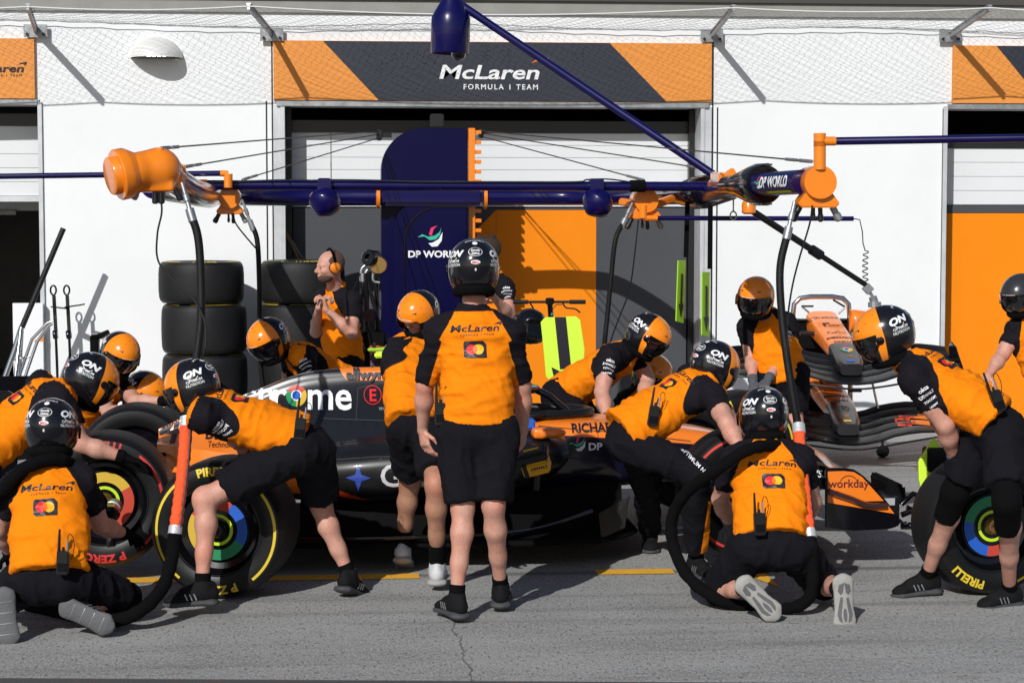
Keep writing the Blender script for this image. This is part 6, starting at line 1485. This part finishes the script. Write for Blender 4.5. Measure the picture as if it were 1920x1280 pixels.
for q, r in (([(680, 530, Ye), (676, 560, Ye-.05), (662, 600, Ye-.3), (648, 640, Ye-.6), (645, 680, Ye-.7), (655, 720, Ye-.7)], .020), ([(690, 530, Ye), (698, 560, Ye), (706, 590, Ye), (712, 640, Ye)], .016), ([(676, 512, Ye), (664, 540, Ye-.2), (650, 570, Ye-.5), (640, 590, Ye-.7)], .005), ([(704, 528, Ye), (708, 560, Ye), (714, 580, Ye)], .005), ([(692, 600, Ye), (684, 660, Ye-.1), (672, 720, Ye-.1)], .014)): MB().tube(bez([W(*p) for p in q], 40), r, 12).build('stand_hose', 'hose', t, smooth=True)
MB().lathe([(.04, 0), (.05, .01), (.05, .10)], W(696, 590, Ye-.1), (-.2, -1, 0), 20).build('valve', 'gloss', t, smooth=True)
MB().box(W(660, 0, Ye).x, W(722, 0, Ye).x, Ye-.1, Ye+.25, W(0, 790, Ye).z, W(0, 625, Ye).z).build('cabinet', 'under', t, bevel=.02); MB().box(W(690, 0, Ye).x, W(720, 0, Ye).x, Ye-.12, Ye-.102, W(0, 700, Ye).z, W(0, 650, Ye).z).build('red_front', 'red', t)

# ============================================================ pit board and scooter by the orange door
Yp = 13.6; t = thing('pit_board', 'large neon yellow board with a black stripe standing by the orange door', 'board', W(1055, 700, Yp))
poly = [(1022, 595), (1080, 593), (1088, 600), (1096, 655), (1094, 690), (1068, 715), (1034, 716), (1024, 706), (1019, 650), (1014, 604)]
MB().prism([W(a, b, Yp) for a, b in poly], (0, .012, 0)).build('board', 'neon', t, bevel=.002)
MB().prism([W(a, b, Yp-.003) for a, b in ((1040, 594.5), (1061, 594), (1071, 690), (1050, 692))], (0, .002, 0)).build('stripe', 'ink', t); MB().prism([W(a, b, Yp-.004) for a, b in ((1034, 688), (1058, 700), (1040, 714))], (0, .001, 0)).build('arrow', 'ink', t)
tb(t, 'handle', [(1062, 712, Yp+.02), (1068, 830, Yp+.02)], .016, 'black')
Yc_ = 14.6; t = thing('kick_scooter', 'black kick scooter with brake lever parked before the orange door', 'scooter', W(1035, 780, Yc_))
tb(t, 'handlebar', [(966, 566, Yc_), (1098, 566, Yc_)], .010, 'dsteel'); tb(t, 'grip', [(1068, 566, Yc_), (1098, 566, Yc_)], .016, 'black'); tb(t, 'grip', [(962, 566, Yc_), (990, 566, Yc_)], .016, 'black')
tb(t, 'stem', [(1031, 566, Yc_), (1036, 640, Yc_+.02), (1046, 790, Yc_+.1)], .020, 'gloss'); g = MB(); g.box(W(1024, 0, Yc_).x, W(1039, 0, Yc_).x, Yc_-.03, Yc_+.03, W(0, 575, Yc_).z, W(0, 562, Yc_).z); g.build('clamp', 'gloss', t, bevel=.006)
g = MB(); g.tube(bez([W(*p) for p in ((1055, 568, Yc_-.02), (1062, 577, Yc_-.04), (1078, 579, Yc_-.06), (1088, 586, Yc_-.07))], 14), .006, 8); g.build('brake_lever', 'gloss', t, smooth=True); g = MB(); g.tube(bez([W(*p) for p in ((1054, 571, Yc_), (1040, 574, Yc_-.05), (1028, 600, Yc_-.04))], 14), .003, 6); g.build('brake_cable', 'black', t)
tb(t, 'deck', [(1046, 800, Yc_+.1), (1130, 806, Yc_+.15)], .03, 'black'); MB().lathe([(.02, -.02), (.10, -.018), (.10, .018), (.02, .02)], W(1042, 800, Yc_+.08), (0, 1, 0), 28).build('wheel', 'rubber', t, smooth=True)
MB().box(W(1032.5, 0, Yc_).x, W(1038.5, 0, Yc_).x, Yc_-.024, Yc_-.02, W(0, 595, Yc_).z, W(0, 591, Yc_).z).build('cyan_tag', 'teal_p', t)
c = W(992, 612, Yc_-.1); t = thing('spare_helmet', 'plain black helmet hanging from the scooter handlebar', 'helmet', c); s = SDF(.008, .02); A = frame3((.5, -.8, .2), (.2, 0, 1)); s.ell(c, A, (.145, .125, .135)); s.ell(c-A[2]*.05, A, (.13, .118, .10)); s.box(c+A[0]*.17-A[2]*.04, A, (.09, .09, .06), .02, k=0, sub=True); s.ell(c-A[2]*.14, A, (.10, .09, .08), k=0, sub=True); link('helmet_shell', s.mesh(), 'gloss', t)
g = MB(); g.tube(bez([c+A[2]*.1, W(1000, 580, Yc_-.05), W(994, 568, Yc_)], 10), .006, 6); g.build('strap', 'knit', t)

# ============================================================ small powered tools
c = W(1002, 862, 10.80); k_ = 1.45; t = thing('battery_tool', 'yellow and black battery tool on the side of the cockpit', 'power tool', c); A = frame3((.9, -.25, .25), (-.15, -.35, 1)); X_, Y_, Z_ = [v*k_ for v in A]
g = MB(); g.obox(c+Z_*.022, X_*.060, Y_*.040, Z_*.018); g.build('battery', 'black', t, bevel=.010); g = MB(); g.obox(c+Z_*.042, X_*.046, Y_*.028, Z_*.002); b_ = g.build('battery_label', 'dsteel', t)
g = MB(); g.obox(c-Z_*.024, X_*.052, Y_*.038, Z_*.026); yb = g.build('tool_body', 'yplas', t, bevel=.010)
for k in range(3): g = MB(); g.tube([c-Z_*(.010+.013*k)-Y_*.040-X_*.02, c-Z_*(.010+.013*k)-Y_*.040+X_*.045], .005, 8); g.build('rib', 'yplas', yb, smooth=True)
g = MB(); g.obox(c-Z_*.02-X_*.038-Y_*.034, X_*.008, Y_*.010, Z_*.028); g.build('side_grip', 'black', t, bevel=.003)
decal('lettering', tf(textgeo('DEWALT', bold=.03), .024), 'ink', yb, c-Z_*.014-Y_*.046+X_*.018, X_, Z_)
g = MB(); g.tube([c-Z_*.04, c-Z_*.12-X_*.03], .020, 12); g.build('handle', 'black', t, smooth=True); g = MB(); g.obox(c+Z_*.046-X_*.0, X_*.030, Y_*.006, Z_*.0015); g.build('yellow_line', 'yplas', b_)
c = W(716, 660, 11.9); t = thing('neon_tool', 'black hand-held tool with neon yellow top over the engine cover', 'tool', c); g = MB(); g.obox(c+V((.0, 0, .02)), (.085, 0, .004), (0, .05, 0), (0, 0, .008)); g.build('top_plate', 'neong', t, bevel=.006); g = MB(); g.obox(c+V((.01, -.03, -.012)), (.055, 0, .002), (0, .025, 0), (0, 0, .018)); g.build('neon_block', 'neon', t, bevel=.008)
g = MB(); g.obox(c+V((.0, .02, -.03)), (.07, 0, 0), (0, .05, 0), (0, 0, .03)); g.build('tool_case', 'gloss', t, bevel=.012)
for k in (-.045, .05): g = MB(); g.tube([c+V((k, 0, .02)), c+V((k, 0, .055))], .010, 10); g.build('knob', 'black', t, smooth=True)

# ============================================================ front jack
t = thing('front_jack', 'low black front jack with a neon panel at the nose of the car', 'jack', W(1715, 990, 10.9)); Yj = 11.15
g = MB(); g.prism([W(a, b, Yj) for a, b in ((1661, 902), (1668, 897), (1696, 910), (1693, 948), (1664, 932))], (0, .35, 0)); g.build('pad', 'under', t, bevel=.01)
g = MB(); g.prism([W(a, b, Yj-.2) for a, b in ((1652, 937), (1687, 931), (1687, 985), (1668, 990))], (0, .3, 0)); g.build('nose_cradle', 'carbon', t, bevel=.006)
decal('lettering', poly2([(-.03, -.02), (.03, -.02), (.03, .02), (-.03, .02)]), 'wprint', t, W(1668, 940, Yj-.203), (1, 0, 0), (0, 0, 1))
for q, r in (([(1690, 945, Yj), (1712, 925, Yj), (1740, 935, Yj)], .016), ([(1690, 965, Yj), (1715, 955, Yj), (1738, 930, Yj), (1760, 925, Yj)], .018), ([(1694, 912, Yj), (1697, 945, Yj)], .010), ([(1690, 985, Yj), (1760, 985, Yj)], .022), ([(1700, 950, Yj), (1735, 965, Yj), (1760, 940, Yj)], .014)): MB().tube([W(*p) for p in q], r, 10).build('lever_arm', 'gloss', t, smooth=True)
for p in ((1697, 979), (1712, 985)): MB().lathe([(.010, 0), (.012, .004), (.012, .014), (.001, .016)], W(p[0], p[1], Yj-.03), (0, -1, 0), 14).build('bolt', 'chrome', t, smooth=True)
g = MB(); g.prism([W(a, b, 10.5) for a, b in ((1753, 820), (1768, 845), (1750, 858), (1752, 888), (1728, 917), (1724, 900), (1723, 865))], (0, .03, 0)); g.build('neon_panel', 'neon', t, bevel=.006)
MB().box(W(1750, 0, 10.5).x, W(1790, 0, 10.5).x, 10.49, 10.6, W(0, 905, 10.5).z, W(0, 857, 10.5).z).build('clamp', 'black', t, bevel=.008)
MB().tube([W(1740, 905, 10.55), W(1735, 960, 10.9)], .015, 10).build('stem', 'gloss', t, smooth=True)

# ============================================================ rack of spare noses with front wings
Yr = 15.4
rack = thing('nose_rack', 'chrome wheeled rack holding two spare nose cones by the right wall', 'rack', W(1570, 840, 16.0))
hoop = [(1487, 820, 16.2), (1487, 590, 16.2), (1489, 570, 16.2), (1500, 559, 16.2), (1520, 556, 16.2), (1560, 556, 16.2), (1580, 559, 16.2), (1591, 570, 16.2), (1593, 590, 16.2), (1595, 820, 16.2)]
MB().tube([W(*p) for p in hoop], .022, 14).build('hoop', 'chrome', rack, smooth=True)
for z_ in (590,): MB().tube([W(1490, 600, 16.2), W(1590, 600, 16.2)], .008, 8).build('cross_bar', 'dsteel', rack)
for q in ([(1480, 824, 15.7), (1655, 826, 15.7)], [(1520, 806, 16.5), (1640, 806, 16.5)], [(1640, 806, 16.5), (1655, 826, 15.7)], [(1630, 690, 15.6), (1646, 765, 15.6)]): tb(rack, 'base_tube', q, .013 if q[0][0] != 1630 else .010, 'gloss' if q[0][0] != 1630 else 'chrome')
MB().box(W(1484, 0, 16.25).x, W(1600, 0, 16.25).x, 16.22, 16.3, W(0, 690, 16.25).z, W(0, 605, 16.25).z).build('back_plate', 'under', rack); MB().box(W(1500, 0, 16.25).x, W(1570, 0, 16.25).x, 16.22, 16.3, W(0, 810, 16.25).z, W(0, 705, 16.25).z).build('back_plate', 'under', rack)
for p in ((1655, 836, 15.75), (1490, 838, 15.75)):
    c = W(*p); c.z = .055; g = MB(); g.lathe([(.02, -.018), (.052, -.016), (.055, 0), (.052, .016), (.02, .018)], c, (0, 1, 0), 20); g.build('castor', 'gloss', rack, smooth=True); MB().tube([c+V((0, 0, .04)), c+V((0, 0, .12))], .012, 8).build('castor_stem', 'steel', rack)
for p, q, m in (((1503, 574, 16.0), (1517, 586, 16.0), 'steel'), ((1503, 574, 16.0), (1525, 574, 16.0), 'black'), ((1584, 577, 16.0), (1572, 588, 16.0), 'steel'), ((1562, 562, 16.0), (1584, 575, 16.0), 'black')): tb(rack, 'release_pin', [p, q], .008, m)
for a_, b_ in (((1500, 625, 16.0), (1530, 625, 16.0)), ((1500, 725, 16.0), (1525, 725, 16.0)), ((1590, 731, 16.0), (1615, 731, 16.0))): tb(rack, 'peg', [a_, b_], .018, 'dsteel')
def nose(lab, off, tag_col):
    c = W(1590, 660, Yr); t = thing('nose_cone', lab, 'nose cone', V((c.x, Yr, 1.0))+off, group='spare nose cones on the rack')
    # local frame, origin at (c.x, Yr, 1.0)
    O = V((c.x, Yr, 1.0)); Lc = lambda px, py, Y: W(px, py, Y)-O
    A, B, C = Lc(1541, 583, 16.25), Lc(1583, 645, 15.55), Lc(1597, 682, 15.2)
    rings = []; axd = (C-A).normalized()
    for i in range(15):
        t_ = i/14; p = A.lerp(B, t_/.6) if t_ < .6 else B.lerp(C, (t_-.6)/.4); w_ = .135-.028*t_-(0 if t_ < .93 else .02); h_ = .10-.055*t_; r = []
        for k in range(32):
            a = 2*math.pi*(k+.5)/32; e = 4; cc, ss = math.cos(a), math.sin(a); r.append((p.x+abs(cc)**(2/e)*(1 if cc > 0 else -1)*w_, p.y, p.z-h_+abs(ss)**(2/e)*(1 if ss > 0 else -1)*h_))
        rings.append(r)
    g = MB(); g.loft(rings); n = g.build('nose_shell', carp, t, local=True, smooth=True)
    zb_ = B.z+.01; setattr_(n, 'dk', lambda x, y, z: max((B.y+.03-y), (p_side(x, y, z))))
    T = BVHTree.FromPolygons([v.co.copy() for v in n.data.vertices], [tuple(q.vertices) for q in n.data.polygons])
    ax = (B-A).normalized(); u = V((1, 0, 0)); v = -ax; u = (u-v*u.dot(v)).normalized()
    def D(geo, m, tt, sc, AA=A, BB=B, off_=.003, dxx=.0): o = decal('lettering', tf(geo, sc), m, n, AA.lerp(BB, tt)+u*dxx+V((0, 0, .0)), u, v, target=T, seg=.03, off=off_, dist=.3); o.matrix_parent_inverse = Matrix(); return o
    for tx, tt, sc, b_ in (('webex', .20, .062, .0), ('FxPro', .66, .052, .0), ('DEWALT', .81, .042, .05), ('PIRELLI', .93, .036, .03)): D(textgeo(tx, bold=b_, wide=1.25), 'ink', tt, sc)
    D(poly2([(-.9, -.5), (-.6, -.5), (-.6, .2), (-.1, .2), (-.1, .5), (-.9, .5)]), 'ink', .42, .075); D(textgeo('OKX', bold=.03), 'ink', .45, .042, dxx=.02)
    for a0, a1, m in ((30, 150, 'cred'), (150, 270, 'green_p'), (270, 390, 'cyel')): D(arc2(.024, .052, a0, a1, 12), m, .28, 1, B, C)
    D(disc2(.026, 20), 'white', .28, 1, B, C, .004); D(disc2(.020, 20), 'blue_p', .28, 1, B, C, .005); D(swoosh2(.055), 'oran_p', .66, 1, B, C); D(poly2([(-.032, -.018), (.032, -.018), (.032, .018), (-.032, .018)]), tag_col, .86, 1, B, C)
    # wing elements
    zt = C.z-.03
    for i, (dy, dz_, chd, th) in enumerate(((-.16, -.075, .15, .008), (-.01, -.040, .11, .006), (.10, -.005, .09, .005), (.20, .035, .09, .005), (.29, .075, .08, .004))):
        g = MB(); rr = []
        for k in range(-8, 9):
            xx = .93*k/8; ax_ = abs(xx); sweep = .26*(ax_/.93)**1.3; dip = .05*math.cos(min(ax_/.35, 1)*math.pi/2)-.03*math.sin(max(0, ax_-.3)/.6*math.pi)
            o_ = V((C.x+xx, C.y+dy+sweep, zt+dz_-dip)); dn = V((0, 1, .30+.12*i)).normalized(); nn = V((0, -dn.z, dn.y))
            rr.append([o_+dn*(chd*a)+nn*(th*b_) for a, b_ in ((0, 0), (.08, .6), (.3, 1), (.7, .7), (1, .05), (.7, 0), (.3, -.4), (.08, -.5))])
        g.loft(rr); e = g.build('wing_element', 'carbon', t, local=True, smooth=True)
        if i in (1, 2, 3, 4):
            T2 = BVHTree.FromPolygons([v_.co.copy() for v_ in e.data.vertices], [tuple(q.vertices) for q in e.data.polygons])
            for xx, ww, m in ((.52, .10, 'red'), (.64, .09, 'ocar')): o = decal('flash', poly2([(xx-ww, -.10), (xx+ww*.6, -.10), (xx+ww, .12), (xx-ww*.8, .12)]), m, e, (C.x, C.y+.2, zt), (1, 0, 0), V((0, .45, .9)), target=T2, seg=.04, off=.003, dist=.6); (setattr(o, 'matrix_parent_inverse', Matrix()) if o else 0)
    g = MB(); g.tube(bez([V((C.x-.92, C.y+.06, zt-.06)), V((C.x-.5, C.y-.08, zt-.10)), V((C.x-.2, C.y-.17, zt-.135)), V((C.x, C.y-.19, zt-.15)), V((C.x+.2, C.y-.17, zt-.135)), V((C.x+.5, C.y-.08, zt-.10)), V((C.x+.92, C.y+.06, zt-.06))], 40), .008, 10); g.build('leading_edge', 'dsteel', t, local=True, smooth=True)
    for s_ in (-1, 1):
        x0 = C.x+s_*.93; pts = [(x0, C.y+.05, zt-.14), (x0, C.y+.48, zt-.13), (x0, C.y+.50, zt+.14), (x0, C.y+.46, zt+.17), (x0, C.y+.36, zt+.14), (x0, C.y+.12, zt-.05)]
        g = MB(); g.prism(pts, (s_*.015, 0, 0)); e = g.build('endplate', 'gloss', t, local=True, bevel=.004)
        dxp = V((x0-s_*.28*0, 0, 0)); g = MB(); q = [(x0-.0, C.y+.30, zt+.12), (x0-.085, C.y+.32, zt+.11), (x0-.085, C.y+.32, zt-.10), (x0-.0, C.y+.30, zt-.12)] if s_ < 0 else [(x0, C.y+.30, zt+.14), (x0+.05, C.y+.32, zt-.0), (x0+.075, C.y+.32, zt-.10), (x0, C.y+.30, zt-.12)]
        g.prism(q, (0, .015, 0)); g.build('endplate_wing', 'ocar' if s_ < 0 else 'dsteel', t, local=True, bevel=.004)
    g = MB(); g.tube([A+V((-.25, .0, -.12)), A+V((-.10, 0, -.10))], .02, 10); g.build('mount', 'dsteel', t, local=True, smooth=True)
    return t
def p_side(x, y, z): return -1
nose('upper spare nose cone and front wing on the chrome rack, blue tag', V((0, 0, 0)), 'blue_p')
nose('lower spare nose cone and front wing on the chrome rack, yellow tag', V((-.02, .0, -.47)), 'cyel')
# spare orange bodywork hanging from the strut
c = W(1622, 600, 15.0); t = thing('engine_cover_piece', 'orange spare bodywork piece hanging from the black strut', 'bodywork', c)
g = MB(); rr = []
for i in range(7):
    k = i/6; r = []
    for j in range(17): a = math.pi*(j/16)*.98; r.append((c.x-.13+.26*k, 15.0-.10*math.sin(a)-.02+.0*k, c.z-.10+.085*math.cos(a)*(1-.1*k)+.10*(1-.35*k*k)))
    rr.append(r)
g.loft(rr, cap=False); o = g.build('shell', 'ocar', t, smooth=True); md = o.modifiers.new('solid', 'SOLIDIFY'); md.thickness = .006
g = MB(); g.box(c.x-.10, c.x+.12, 14.98, 15.05, c.z-.10, c.z+.06); g.build('inner_frame', 'red', t, bevel=.01); MB().tube([V((W(1640, 0, 13.1).x, 13.1, W(0, 574, 13.1).z)), V((c.x+.05, 14.95, c.z+.07))], .008, 8).build('tether', 'dsteel', t)
